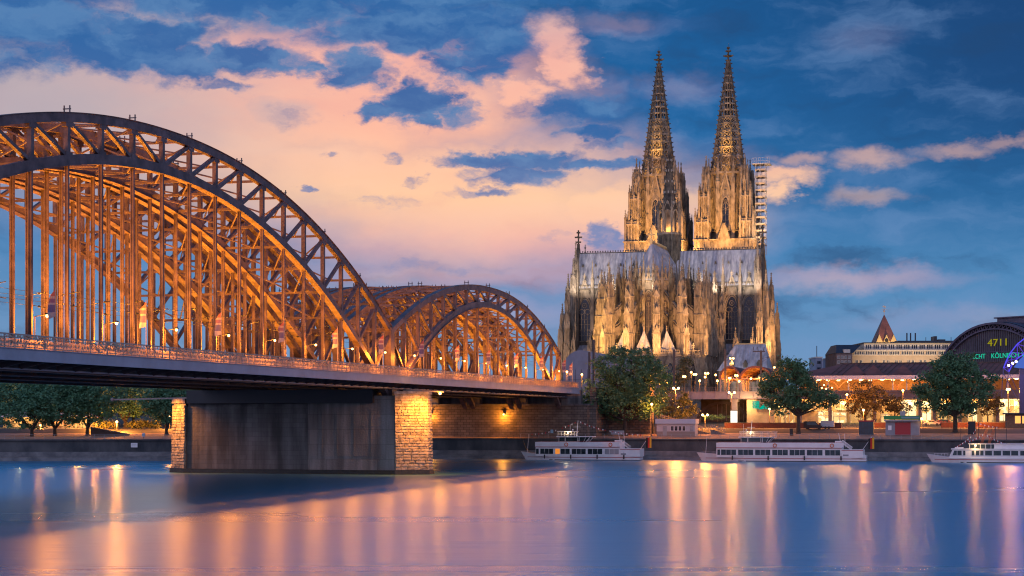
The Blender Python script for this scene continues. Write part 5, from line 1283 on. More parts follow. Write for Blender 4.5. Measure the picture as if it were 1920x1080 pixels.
def kiosk_orange():
    e = on_ground(1908, 440, 'open_kiosk', 'wooden kiosk with a glowing orange serving hatch at the right edge', 'kiosk')
    b = MB(); b.box(-3, 4, 0, 3, 0, 3.4); b.build('wall', mat('wood_cladding', (.22, .13, .08), .8, 0, .3, 1.5, stretch=(1, 1, 6)), e)
    b = MB(); b.box(-3.6, 4.5, -1, 3.4, 3.4, 3.75); b.build('roof', M['slate'], e)
    for x0, x1, z0, z1 in ((-.6, .7, 1.2, 3), (1.1, 3, 1.2, 3)):
        f = MB(); f.box(x0 - .1, x1 + .1, -.08, 0, z0 - .1, z1 + .1); fo = f.build('serving_hatch', M['rail'], e); g = MB(); g.box(x0, x1, -.12, -.08, z0, z1); g.build('pane', glow('hatch_light', (1, .42, .10), 1.6, True), fo)
kiosk_orange()
# twin ticket stairs beside the white kiosk
def stairs(px, Y, n, label, rise=.3, run=.6, dirn=-1):
    e = on_ground(px, Y, 'stairs', label, 'stairs'); b = MB(); r = MB()
    for i in range(n): b.box(min(0, dirn * run) + dirn * i * run + (0 if dirn > 0 else 0), max(0, dirn * run) + dirn * i * run, 0, 2.4, 0, .25 + i * rise)
    b.build('steps', M['toe'], e)
    for y in (-.02, 2.4):
        a = Vector((0, y, 1.2)); c = Vector((dirn * run * n, y, 1.2 + n * rise)); r.beam(a, c, .08, .08); r.beam(a - Vector((0, 0, .45)), c - Vector((0, 0, .45)), .06, .06)
        for i in range(0, n + 1, 2): q = a + (c - a) * (i / n); r.beam(q, q - Vector((0, 0, 1.1)), .07, .07)
    r.build('handrail', M['rail'], e)
stairs(1329, 437, 14, 'pale steps climbing left behind the white kiosk, lit orange', .27, .95)
stairs(1357, 434, 4, 'short flight of steps with railings right of the climbing stairs', .28, .8)
# low brick walls
for (p0, p1, Y, lab) in ((1362, 1572, 452, 'long low brick red wall behind the quay under the round tree'), (1640, 1660, 452, 'short low brick wall between the storage box and the snack kiosk'), (1770, 1935, 448, 'low brick red wall at the right behind the third boat')):
    x0, x1 = gx(p0, Y), gx(p1, Y); e = on_ground((p0 + p1) / 2, Y, 'brick_wall', lab, 'wall'); W = (x1 - x0) / 2 / nv.x
    b = MB(); b.box(-W, W, 0, .5, -2, 1.25); b.build('masonry', brickmat('low_brick', (.20, .06, .045), (.14, .045, .035), (.08, .06, .05), 1.0, .5, .16, .02, bump=.3), e); b = MB(); b.box(-W - .05, W + .05, -.06, .56, 1.25, 1.4); b.build('coping', M['stonedark'], e)
# lit advertising pillar, bollards, boards
e = on_ground(1376, 456, 'advert_panel', 'glowing white advertising panel under the viaduct girder', 'advert panel'); b = MB(); b.box(-.85, .85, 0, .3, .5, 4.4); b.build('light_box', glow('lit_panel', (1, .93, .80), 1.4, True), e); b = MB(); b.box(-.95, .95, -.02, .34, 0, .5); b.box(-.95, .95, -.02, .34, 4.4, 4.6); b.build('case', M['mast'], e)
for px, Y, w2, h2, lab in ((1484, 424, .42, 1.6, 'dark litter bin on the quay beside the round tree'), (1822, 420, .85, 3.0, 'black upright cabinet on the quay above the third boat')):
    e = on_ground(px, Y, 'cabinet', lab, 'cabinet'); b = MB(); b.box(-w2, w2, 0, w2 * 1.6, .1, h2); b.build('casing', M['black'], e); b = MB(); b.box(-w2 - .06, w2 + .06, -.06, w2 * 1.6 + .06, h2, h2 + .14); b.build('cap', M['mast'], e)
e = on_ground(1158, 430, 'barrier_board', 'pale rectangular barrier board on the quay railing behind the first boat', 'board'); b = MB(); b.box(-1.6, 1.6, 0, .12, .5, 1.5); b.build('panel', M['grey'], e); b = MB(); b.box(-1.5, -1.4, 0.12, .2, 0, 1.4); b.box(1.4, 1.5, .12, .2, 0, 1.4); b.build('post', M['mast'], e)
# cars
def car(px, Y, m, label, van=False, rz=ROT):
    e = on_ground(px, Y, 'parked_van' if van else 'parked_car', label, 'van' if van else 'car', rz); L_, H = (4.6, 1.95) if van else (4.3, 1.45)
    pr2 = [(-L_ / 2, .35), (-L_ / 2, 1.0 if not van else 1.85), (-L_ / 2 + .25, H), (L_ * .12, H), (L_ * .30, 1.0), (L_ / 2 - .1, .85), (L_ / 2, .4)]
    b = MB(); b.extr([(x, -.85, z) for x, z in pr2], (0, 1.7, 0)); b.build('body', m, e)
    g = MB(); g.extr([(x, -.87, z) for x, z in ((-L_ / 2 + .5, 1.02), (-L_ / 2 + .55, H - .15), (L_ * .10, H - .15), (L_ * .24, 1.02))], (0, 1.74, 0)); g.build('side_window', M['boatglass'], e)
    for x in (-L_ * .31, L_ * .31):
        for y in (-.88, .68): w = MB(); w.cyl((x, y, .32), (x, y + .2, .32), .32, n=12); w.build('wheel', M['black'], e)
    for y in (-.7, .5): l2 = MB(); l2.box(L_ / 2 - .06, L_ / 2 + .03, y, y + .22, .6, .75); l2.build('headlight', M['winfr'], e)
car(1525, 440, M['black'], 'black van parked on the promenade behind the round tree', True)
e = on_ground(1551, 440, 'box_trailer', 'pale box trailer standing in front of the black van', 'trailer'); b = MB(); b.box(-1.6, 1.6, 0, 1.7, .55, 2.0); b.build('box_body', mat('trailer_shell', (.5, .56, .62), .5), e)
for x in (-.4, .4): w = MB(); w.cyl((x, -.05, .32), (x, .15, .32), .32, n=12); w.build('wheel', M['black'], e)
b = MB(); b.beam((-1.6, .8, .55), (-2.5, .8, .5), .1, .1); b.build('drawbar', M['mast'], e)
car(1747, 468, mat('car_silver', (.4, .36, .33), .3, .5), 'silver car on the street left of the big right-hand tree'); car(1773, 470, mat('car_red', (.3, .08, .05), .3, .2), 'dark red car on the street just right of the silver one')

# ------------------------------------------------------------------ lamps
def street_lamp(px, pyb, pyt, Y, heads, label, pw, group='street lamps on the right bank', base=None):
    s = Y / F; x = gx(px, Y); zt = CAM_Z + (786 - pyt) * s; zb = (17.2 if base == 'v' else ground_z(x, Y))
    e = empty('street_lamp', (x, Y, zb), 0, label, 'lamp', group); h = zt - zb
    m = MB(); m.cyl((0, 0, 0), (0, 0, h - .1), .1, .06, 6); m.cyl((0, 0, 0), (0, 0, .7), .16, .14, 6)
    for dx in heads:
        if abs(dx) > .1: m.cyl((0, 0, h - .45), (dx * s, 0, h - .15), .05, n=5)
    m.build('pole', M['mast'], e)
    for dx in heads:
        g = MB(); g.ball((dx * s, 0, h), .3, 8, 6); g.build('lamp_globe', M['globe'] if pw < 1500 else M['globew'], e)
        c = MB(); c.prism([(dx * s - .22, -.22), (dx * s + .22, -.22), (dx * s + .22, .22), (dx * s - .22, .22)], h + .28, h + .42, .5, (dx * s, 0)); c.build('lamp_cap', M['mast'], e)
    if pw: lamp('POINT', (sum(heads) / len(heads) * s, -.6, h - .5), pw * 5.5, (1, .29, .04), e, radius=.3)
    return e
for a in [(1267, 0, 728, 440, (-4, 5), 'tall twin-headed lamp glowing in front of the yellow lit bush', 2400), (1322, 0, 778, 452, (-4.5, 4.5), 'low twin-headed lamp dazzling in the underpass mouth', 1800),
          (1372, 0, 736, 462, (-5, 5), 'tall twin-headed lamp in front of the pink viaduct girder', 1800), (1443, 0, 767, 455, (0,), 'single lamp beside the turquoise awning', 1500), (1556, 0, 734, 462, (0,), 'slim lamp before the concrete band right of the round tree', 900),
          (1588, 0, 740, 470, (0,), 'slim unlit-looking lamp left of the dense orange lit tree', 300), (1619, 0, 769, 448, (0,), 'lamp hanging in front of the dense orange lit tree', 1400), (1693, 0, 732, 462, (0,), 'slim lamp before the concrete band above the snack kiosk', 900),
          (1828, 0, 768, 445, (0,), 'orange lamp right of the big right-hand tree trunk', 1700), (1890, 0, 730, 450, (-2.5, 2.5), 'twin lamp left of the blue lattice arch', 1200), (1222, 0, 758, 431, (0,), 'lamp glowing through the lower foliage at the right of the biggest tree', 350), (1272, 0, 763, 470, (0,), 'small lamp under the foliage right of the biggest tree', 900), (1728, 0, 785, 455, (0,), 'short lamp at the right end of the snack kiosk', 500)]:
    street_lamp(a[0], a[1], a[2], a[3], a[4], a[5], a[6])
pl_ = [((1283, 706, (-1.6, 1.6)), 510), ((1296, 698, (0,)), 530), ((1303, 702, (-2, 2)), 505), ((1325, 700, (-2.4, 2.6)), 525), ((1322, 707, (0,)), 505), ((1342, 703, (0,)), 515), ((1345, 714, (0,)), 503), ((1366, 701, (0,)), 535), ((1368, 709, (-1, 1)), 508),
       ((1381, 704, (-2, 2)), 520), ((1386, 715, (0,)), 503), ((1402, 702, (-2.4, 2.4)), 530), ((1408, 710, (0,)), 512), ((1424, 708, (0,)), 515), ((1445, 702, (0,)), 525), ((1452, 689, (0,)), 540), ((1370, 672, (-.5, 5)), 560), ((1312, 714, (0,)), 503)]
pl_.sort(key=lambda q: q[0][0])
for i, ((px, py, hd), Y) in enumerate(pl_):
    street_lamp(px, 0, py, Y, hd, f'{"twin" if len(hd) > 1 else "single"} globe lamp on the viaduct platform, {ORD[i]} from its left end', 420 if i % 2 else 0, 'platform lamps on the viaduct', 'v')
for i, (px, Y) in enumerate(((1087, 436), (1063 + 90, 442))):
    pass
for px, py, Y, lab in ((1063, 698, 432, 'orange lamp on the abutment left of the striped flag'), (1091, 703, 436, 'orange lamp on the abutment right of the striped flag')):
    x = gx(px, Y); z = 17.2; e = empty('abutment_lamp', (x, Y, z), 0, lab, 'lamp'); h = CAM_Z + (786 - py) * Y / F - z; m = MB(); m.cyl((0, 0, 0), (0, 0, h), .07, n=6); m.build('pole', M['rail'], e); g = MB(); g.ball((0, 0, h + .1), .24, 8, 6); g.build('lamp_globe', M['globe'], e); lamp('POINT', (0, -.7, h - .2), 700, OR, e, radius=.2)
# catenary masts
mlab = ['leftmost and shorter dark railway mast beside the museum', 'tall dark railway mast in front of the choir, left of the biggest tree', 'dark railway mast behind the biggest tree on its right side', 'tall dark railway mast above the pink girder', 'railway mast with cross-arms in front of the pale hipped roof']
for i, (px, pyt, Y) in enumerate(((1105, 660, 470), (1113, 637, 475), (1264, 655, 500), (1360, 655, 505), (1427, 657, 510))):
    x = gx(px, Y); h = CAM_Z + (786 - pyt) * Y / F - 17; e = empty('catenary_mast', (x, Y, 17), ROT, mlab[i], 'railway mast', 'railway masts on the viaduct'); b = MB(); b.box(-.28, .28, -.2, .2, 0, h); b.build('mast_post', M['mast'], e)
    a = MB(); a.beam((-.2, 0, h - 2.4), (2.4, 0, h - 1.9), .12, .12); a.beam((-.2, 0, h - 3.6), (2.4, 0, h - 1.9), .08, .08)
    if i == 4:
        a.beam((-2.3, 0, h - .3), (1.2, 0, h - .3), .25, .3)
        for q in (-2, -.8, .6): a.cyl((q, 0, h - .3), (q + (.3 if q > 0 else -.2), 0, h + 1), .09, n=5)
    a.build('bracket_arm', M['mast'], e)
# flag on the abutment
e = empty('flagpole', (gx(1073, 434), 434, 17), ROT, 'striped banner flag on the stone abutment just beyond the bridge rail', 'flag', 'flags along the bridge walkway'); p = MB(); p.cyl((0, 0, 0), (0, 0, 6.4), .06, .04, 6); p.build('pole', M['rail'], e)
fo = bpy.data.objects.new('flag', bpy.data.objects['flag'].data); C.objects.link(fo); fo.parent = e; fo.location = (0, 0, -.6)

# ================================================================== boats
def rampmat(name, axis, stops, rough=.8):
    m = bpy.data.materials.new(name); m.use_nodes = True; nt = m.node_tree; b = nt.nodes['Principled BSDF']; b.inputs['Roughness'].default_value = rough
    t = nt.nodes.new('ShaderNodeTexCoord'); sp = nt.nodes.new('ShaderNodeSeparateXYZ'); nt.links.new(t.outputs['Generated'], sp.inputs[0]); r = nt.nodes.new('ShaderNodeValToRGB'); r.color_ramp.interpolation = 'CONSTANT'; nt.links.new(sp.outputs[axis], r.inputs[0]); e = r.color_ramp.elements
    while len(e) < len(stops): e.new(.5)
    for q, (p, c) in zip(e, stops): q.position = p; q.color = (*c, 1)
    nt.links.new(r.outputs[0], b.inputs['Base Color']); return m
M['tricol'] = rampmat('tricolour_cloth', 0, [(0, (.015, .015, .015)), (.34, (.55, .03, .02)), (.67, (.8, .45, .03))])
def life_ring(m, x, y, z, r=.38):
    ps = [(x + r * math.cos(2 * math.pi * i / 12), y, z + r * math.sin(2 * math.pi * i / 12)) for i in range(12)]; m.ring(ps, .14, .16, (0, 1, 0), True)
M['ring'] = mat('life_ring_orange', (.7, .18, .05), .6)
def hull(e, L_, B_, bow_z=1.95, mid=1.3, stern=1.5):
    n = 20; secs = []
    for i in range(n + 1):
        f = i / n; x = -L_ / 2 + L_ * f
        kb = min(1, (f / .24)) ** .62 if f < .24 else (1 if f < .9 else 1 - .25 * ((f - .9) / .1) ** 2); kw = min(1, max(0, (f - .025) / .3)) ** .7 if f < .33 else kb
        dz = mid + (bow_z - mid) * max(0, 1 - f / .3) ** 1.8 + (stern - mid) * max(0, (f - .8) / .2)
        b, w = B_ / 2 * max(kb, .02), B_ / 2 * max(kw, .015) * .93
        xo = (.0 if f > .05 else 0)
        secs.append((x, b, w, dz))
    def side(z_lo, z_hi, name, m, out=0.0):
        vs = []; fs = []
        for (x, b, w, dz) in secs:
            for sg in (-1, 1):
                for zz in (z_lo, z_hi):
                    z = zz if zz is not None else dz; k = max(0, min(1, (z + .3) / (dz + .3))); f = (x + L_ / 2) / L_
                    rake = (1 - k) * 1.5 * max(0, 1 - f / .12); vs.append((x + rake, sg * (w + (b - w) * k + out), z))
        for i in range(len(secs) - 1):
            o = i * 4; p = o + 4; fs += [(o, p, p + 1, o + 1), (o + 2, o + 3, p + 3, p + 2)]
        o = len(secs) * 4 - 4; fs += [(o, o + 2, o + 3, o + 1)]; fs += [(0, 1, 3, 2)]
        if z_hi is None:
            for i in range(len(secs) - 1): o = i * 4; p = o + 4; fs.append((o + 1, p + 1, p + 3, o + 3))
        mb = MB(); mb.add(vs, fs); return mb.build(name, m, e)
    side(-.5, None, 'hull', M['white']); side(-.3, .16, 'boot_stripe', M['black'], .02); side(.62, .74, 'rubbing_strake', M['red'], .06)
    return secs
def bunting(e, pts, n, sag):
    r = MB(); wf = MB(); rf = MB(); prev = None; k = 0
    for (a, c), cnt, sg in zip(zip(pts, pts[1:]), n, sag):
        a, c = Vector(a), Vector(c); prev = None
        for i in range(cnt + 1):
            f = i / cnt; p = a + (c - a) * f - Vector((0, 0, sg * 4 * f * (1 - f)))
            if prev is not None: r.cyl(prev, p, .018, n=3, cap=False)
            if 0 < i < cnt:
                d = (c - a).normalized() * .17; t = (rf if k % 2 else wf); t.add([p - d, p + d, p - Vector((0, 0, .42)), p - d + Vector((0, .03, 0)), p + d + Vector((0, .03, 0)), p + Vector((0, .03, -.42))], [(0, 1, 2), (5, 4, 3)])
            prev = p; k += 1
    o = r.build('bunting_line', M['mast'], e); wf.build('white_pennants', M['white'], o); rf.build('red_pennants', M['red'], o)
def stair_rail(m, x, z0, n, y, step=.22):
    for i in range(n): m.box(x + i * step, x + i * step + step, y - .05, y + .05, z0 - i * .16 - .05, z0 - i * .16 + .05); m.cyl((x + i * step, y, z0 - i * .16), (x + i * step, y, z0 - i * .16 + .8), .03, n=4)
    m.beam((x, y, z0 + .8), (x + n * step, y, z0 + .8 - n * .16), .06, .06)
def river_boat(px0, px1, Y, label, wins, cab, band, wh, top, mast_px, stern_px, rings, lamp_px, canopy=True, flagb=True, extra=None):
    pc = (px0 + px1) / 2; x0, x1 = gx(px0, Y), gx(px1, Y); Lb = (x1 - x0) / nv.x; B_ = 5.4
    o = Vector(((x0 + x1) / 2, Y + 2.7, 0)); e = empty('river_boat', o, ROT, label, 'boat', 'moored white river boats')
    def X(px):
        u = (px - 960) / F; q = o - dv * 2.7
        return (u * q.y - q.x) / (nv.x - u * nv.y)
    Zs = lambda py, px=pc: (Y * CAM_Z / Y) + (786 - py) * (Y - .2656 * X(px)) / F
    hull(e, Lb, B_)
    yb = -B_ / 2
    c = MB(); c.box(X(cab[0]), X(cab[1]), yb + .12, -yb - .12, .9, 2.95); c.build('cabin', M['white'], e)
    for (p0, p1, kind) in wins:
        f = MB(); a, b = X(p0), X(p1); z0, z1 = 1.42, 2.62
        f.box(a - .08, b + .08, yb + .06, yb + .12, z0 - .08, z1 + .08); fo = f.build('window', M['white'], e)
        g = MB(); g.box(a, b, yb + .03, yb + .06, z0, z1); g.build('pane', {'g': M['boatglass'], 'o': glow('lit_cabin', (1, .32, .05), .75), 'w': M['grey']}[kind], fo)
        mu = MB(); k = max(1, round((b - a) / 1.2))
        for i in range(1, k): q = a + (b - a) * i / k; mu.box(q - .03, q + .03, yb + .0, yb + .03, z0, z1)
        if k > 1: mu.build('mullion', M['white'], fo)
    bd = MB(); bd.box(X(band[0]), X(band[1]), yb - .1, -yb + .1, 2.95, 3.15); 
    for y in (yb - .1, -yb): bd.box(X(band[0]), X(band[1]), y, y + .1, 3.15, 4.15)
    bd.box(X(band[0]), X(band[0]) + .12, yb, -yb, 3.15, 4.15); bd.build('upper_bulwark', M['white'], e)
    st = MB(); st.box(X(band[0]), X(band[1]), yb - .14, yb - .1, 2.98, 3.1); st.box(X(band[1]), X(stern_px) + .2, yb - .03, yb + .02, 2.5, 2.62); st.build('red_stripe', M['red'], e)
    sb = MB()
    for y in (yb + .02, -yb - .12): sb.box(X(band[1]) - .2, X(stern_px), y, y + .1, .9, 2.7)
    sb.box(X(stern_px) - .1, X(stern_px) + .15, yb + .1, -yb - .1, .9, 2.7); sb.build('stern_bulwark', M['white'], e)
    ve = MB(); ve.box(X(stern_px) - 4.2, X(stern_px) - 3.0, yb - .02, yb + .02, 1.3, 1.65); ve.build('vent_grille', M['grey'], e)
    # wheelhouse
    w = MB(); wa, wb, wc = X(wh[0]), X(wh[1]), X(wh[2])
    w.box(wa, wb, -1.9, 1.9, 3.15, 4.3); w.box(wa + .1, wb - .1, -1.85, 1.85, 4.3, 5.3); w.build('wheelhouse', mat('wheelhouse_paint', (.62, .56, .54), .5), e)
    g = MB(); g.box(wa + .25, wa + (wb - wa) * .32, -1.9, -1.86, 4.35, 5.2); g.box(wa + (wb - wa) * .38, wb - .25, -1.9, -1.86, 4.35, 5.2); g.build('wheelhouse_window', M['boatglass'], e)
    g = MB(); g.extr([(wb, -1.8, 3.3), (wc - .3, -1.8, 4.2), (wc + .8, -1.8, 5.3), (wb, -1.8, 5.3)], (0, 3.6, 0)); sh = g.build('shelter_glass', M['boatglass'], e)
    fr = MB()
    for y in (-1.85, 1.82): fr.beam((wb + .05, y, 3.2), (wb + .25, y, 5.3), .1, .14, (0, 1, 0)); fr.beam((wc - .6, y, 3.6), (wc + .9, y, 5.4), .08, .1, (0, 1, 0)); fr.beam(((wb + wc) / 2 - .2, y, 3.3), ((wb + wc) / 2 + .8, y, 5.3), .06, .08, (0, 1, 0))
    fr.build('glass_frame', M['white'], sh)
    r = MB(); r.box(wa - .4, wc + 1.3, -2.2, 2.2, 5.3, 5.48); ro_ = r.build('wheelhouse_roof', M['white'], e)
    t = MB(); ta, tb = X(top[0]), X(top[1])
    if canopy: t.box(ta - .2, tb + .2, -1.6, 1.6, 6.5, 6.6)
    for q in range(6):
        xx = ta + (tb - ta) * q / 5
        for y in (-1.5, 1.5): t.cyl((xx, y, 5.48), (xx, y, 6.5 if canopy else 6.4), .035, n=5)
    for y in (-1.5, 1.5):
        for z in (5.85, 6.2): t.beam((ta, y, z), (tb, y, z), .04, .04)
    t.build('top_railing', M['white'], ro_)
    mt = MB(); mx = X(mast_px); mt.cyl((mx, 0, 5.4), (mx + .35, 0, 9.1), .11, .05, 6); mt.beam((mx - .8, 0, 7.6), (mx + 1.0, 0, 7.6), .06, .06); mt.cyl((mx - 1.6, .4, 5.4), (mx - 1.6, .4, 8.3), .03, n=4); mt.ball((mx - .9, 0, 6.95), .2, 6, 4); mt.build('mast', M['white'], e)
    k = MB(); k.cyl((X(px0) + .8, 0, 1.7), (X(px0) + 1.1, 0, 6.0), .05, .03, 5); k.build('bow_staff', M['white'], e)
    lf = MB()
    for p in rings: lf = MB(); life_ring(lf, X(p), yb - .2, 3.6); lf.build('life_ring', M['ring'], e)
    gl = MB(); gl.ball((X(lamp_px), -1.7, 6.2 if canopy else 5.3), .16, 8, 6); gl.build('deck_lamp', M['globew'], e); lamp('POINT', (X(lamp_px), -2.2, 6.4), 160, (1, .7, .35), e, radius=.15)
    ss = MB(); stair_rail(ss, X(band[1]) + .1, 4.0, 10, yb + .5); stair_rail(ss, X(band[1]) + .1, 4.0, 10, yb + 1.6)
    ss.cyl((X(band[1]) - .4, 0, 4), (X(band[1]) - .9, 0, 6.3), .05, n=5); ss.cyl((X(band[1]) + .6, 0, 3.2), (X(band[1]) + .4, 0, 6.2), .05, n=5); ss.box(X(band[1]) - 1.6, X(band[1]) - .2, -.8, .8, 4.15, 4.6); ss.build('stern_ladder', M['white'], e)
    dl = MB(); xx = X(band[0]) + 1
    while xx < X(band[1]) - .5: dl.cyl((xx, yb, 4.15), (xx, yb, 4.3), .02, n=4); xx += .8
    dl.beam((X(band[0]) + .5, yb, 4.32), (X(band[1]), yb, 4.32), .05, .05); dl.build('deck_rail', M['red'], e)
    if flagb:
        fp = MB(); fp.cyl((X(stern_px) - .2, 0, 2.6), (X(stern_px) + 1.9, 0, 5.6), .045, n=5); po = fp.build('flagstaff', M['white'], e)
        fl = cloth(1.25, 2.9, 5.4, .12, 5, .3); fo = fl.build('flag', M['tricol'], po); fo.location = (X(stern_px) + 2.35, 0, 0)
    for f_ in (.2, .42, .64, .86):
        fd = MB(); xx = X(px0) + (X(px1) - X(px0)) * f_; fd.cyl((xx, yb - .2, .35), (xx, yb - .2, 1.25), .16, n=7); fd.cyl((xx, yb - .2, 1.25), (xx, yb - .05, 2.0), .025, n=4); fd.build('fender', M['black'], e)
    rp = MB(); a = Vector((X(px0) + 1.2, .6, 1.9)); c = Vector((X(px0) - 2.5, 8.0, 4.9)); pv = a
    for i in range(1, 9): q = a + (c - a) * (i / 8) - Vector((0, 0, .8 * math.sin(math.pi * i / 8))); rp.cyl(pv, q, .04, n=4, cap=False); pv = q
    rp.build('mooring_rope', M['mast'], e)
    return e, X
e1, X1 = river_boat(977, 1202, 409, 'shortest moored white river boat, its stern flag close to the white kiosk', [(1013, 1037, 'g'), (1041, 1049.5, 'o'), (1051, 1068, 'g'), (1072, 1098, 'g'), (1102, 1129, 'g'), (1134, 1160, 'w'), (1005, 1010, 'g')], (1004, 1163), (1003.5, 1162), (1045, 1083, 1098), (1044, 1075), 1076, 1198, (1145, 1062), 1063)
bunting(e1, [(X1(977) + 1.1, 0, 6.0), (X1(1043), 0, 7.2), (X1(1077) + .3, 0, 9.1), (X1(1134), 0, 6.9), (X1(1202), 0, 5.9)], (9, 6, 13, 13), (.3, .1, .25, .2))
nb = MB(); nb.box(X1(1027), X1(1032), -.1, 0, 6.2, 7.0); nb.build('signal_board', mat('blue_board', (.25, .45, .6), .6), e1)
e2, X2 = river_boat(1313, 1621, 396, 'longest moored white river boat, with seven large window groups along its cabin', [(1352, 1380, 'g'), (1384, 1412, 'g'), (1416, 1444, 'g'), (1448, 1477, 'g'), (1480.5, 1509, 'g'), (1513, 1542, 'g'), (1547, 1575, 'g'), (1345, 1350, 'g')], (1343, 1578), (1343, 1578), (1387, 1427, 1440), (1386, 1452), 1404, 1617, (1453, 1560), 1406)
def boat3():
    px0, px1, Y = 1750, 1985, 384; x0, x1 = gx(px0, Y), gx(px1, Y); Lb = (x1 - x0) / nv.x; B_ = 5.2; o = Vector(((x0 + x1) / 2, Y + 2.6, 0))
    e = empty('river_boat', o, ROT, 'white river boat with slanted front windows and crossed bunting, cut by the right edge', 'boat', 'moored white river boats')
    def X(px):
        u = (px - 960) / F; q = o - dv * 2.6
        return (u * q.y - q.x) / (nv.x - u * nv.y)
    hull(e, Lb, B_, 1.9, 1.05, 1.3); yb = -B_ / 2
    c = MB(); c.extr([(X(1778), yb + .15, .9), (X(1985) - .5, yb + .15, .9), (X(1985) - .5, yb + .15, 2.85), (X(1786), yb + .15, 2.85)], (0, B_ - .3, 0)); c.build('cabin', M['white'], e)
    r = MB(); r.box(X(1783), X(1985), yb - .05, -yb + .05, 2.85, 3.05); r.box(X(1790), X(1806), -1.5, 1.5, 3.05, 3.3); r.build('cabin_roof', M['white'], e)
    for (p0, p1) in ((1786, 1794), (1795, 1803), (1806, 1810), (1822, 1827), (1829.5, 1836), (1838, 1844), (1847, 1860), (1863, 1877), (1880, 1894), (1896, 1909), (1913, 1926), (1930, 1944)):
        a, b = X(p0), X(p1); f = MB(); f.box(a - .07, b + .07, yb + .08, yb + .15, 1.55, 2.7); fo = f.build('window', M['white'], e); g = MB(); g.extr([(a, yb + .05, 1.62), (b, yb + .05, 1.62), (b, yb + .05, 2.62), (a + (.35 if p0 == 1786 else 0), yb + .05, 2.62)], (0, .03, 0)); g.build('pane', M['boatglass'], fo)
    w = MB(); w.box(X(1864), X(1985), -1.9, 1.9, 3.05, 4.0); w.box(X(1862), X(1985), -2.1, 2.1, 4.0, 4.15); w.build('upper_house', M['white'], e)
    g = MB(); g.extr([(X(1817), -1.8, 3.05), (X(1863), -1.8, 3.05), (X(1863), -1.8, 4.0), (X(1820), -1.8, 4.0)], (0, 3.6, 0)); g.build('wheelhouse_glass', M['boatglass'], e)
    f = MB()
    for p in (1818, 1828, 1838, 1848, 1858): f.box(X(p) - .05, X(p) + .05, -1.86, -1.8, 3.05, 4.0)
    f.box(X(1815), X(1864), -1.95, 1.95, 4.0, 4.12); f.build('wheelhouse_frame', M['white'], e)
    s = MB()
    for i in range(3):
        for q in (1838, 1852): s.beam((X(q + i * 2), .4 * i, 4.1), (X(q + 10 + i * 2), .4 * i, 7.2), .09, .09, (0, 1, 0))
    s.build('folding_stair', M['ring'], e)
    m = MB(); m.cyl((X(1835), 0, 4.1), (X(1835), 0, 8.8), .08, n=6); m.cyl((X(1800), 0, 3), (X(1800), 0, 7.2), .04, n=5); m.cyl((X(1887), 0, 4), (X(1887), 0, 9.6), .06, n=5); m.beam((X(1835), 0, 7.5), (X(1880), 0, 7.6), .06, .06); m.cyl((X(1866), 0, 4), (X(1866), 0, 7.6), .08, n=5); m.build('mast', M['mast'], e)
    k = MB(); xx = X(1752)
    while xx < X(1778): k.cyl((xx, yb * .5, 1.5), (xx, yb * .5, 2.0), .03, n=4); xx += .7
    k.beam((X(1752), yb * .3, 2.0), (X(1778), yb * .7, 1.9), .05, .05); k.build('bow_rail', M['white'], e)
    bunting(e, [(X(1790), 0, 3.3), (X(1822), 0, 5.9), (X(1835), 0, 8.6), (X(1876), 0, 7.7), (X(1879), 0, 7.6)], (13, 8, 11, 1), (.2, .1, .2, 0)); bunting(e, [(X(1812), .5, 4.6), (X(1845), .5, 6.4), (X(1890), .5, 3.9)], (11, 14), (.3, .2))
    g = MB(); g.ball((X(1829), -2.2, 3.75), .2, 8, 6); g.build('deck_lamp', M['globew'], e); lamp('POINT', (X(1829), -3.2, 3.6), 260, (1, .62, .25), e, radius=.15)
boat3()

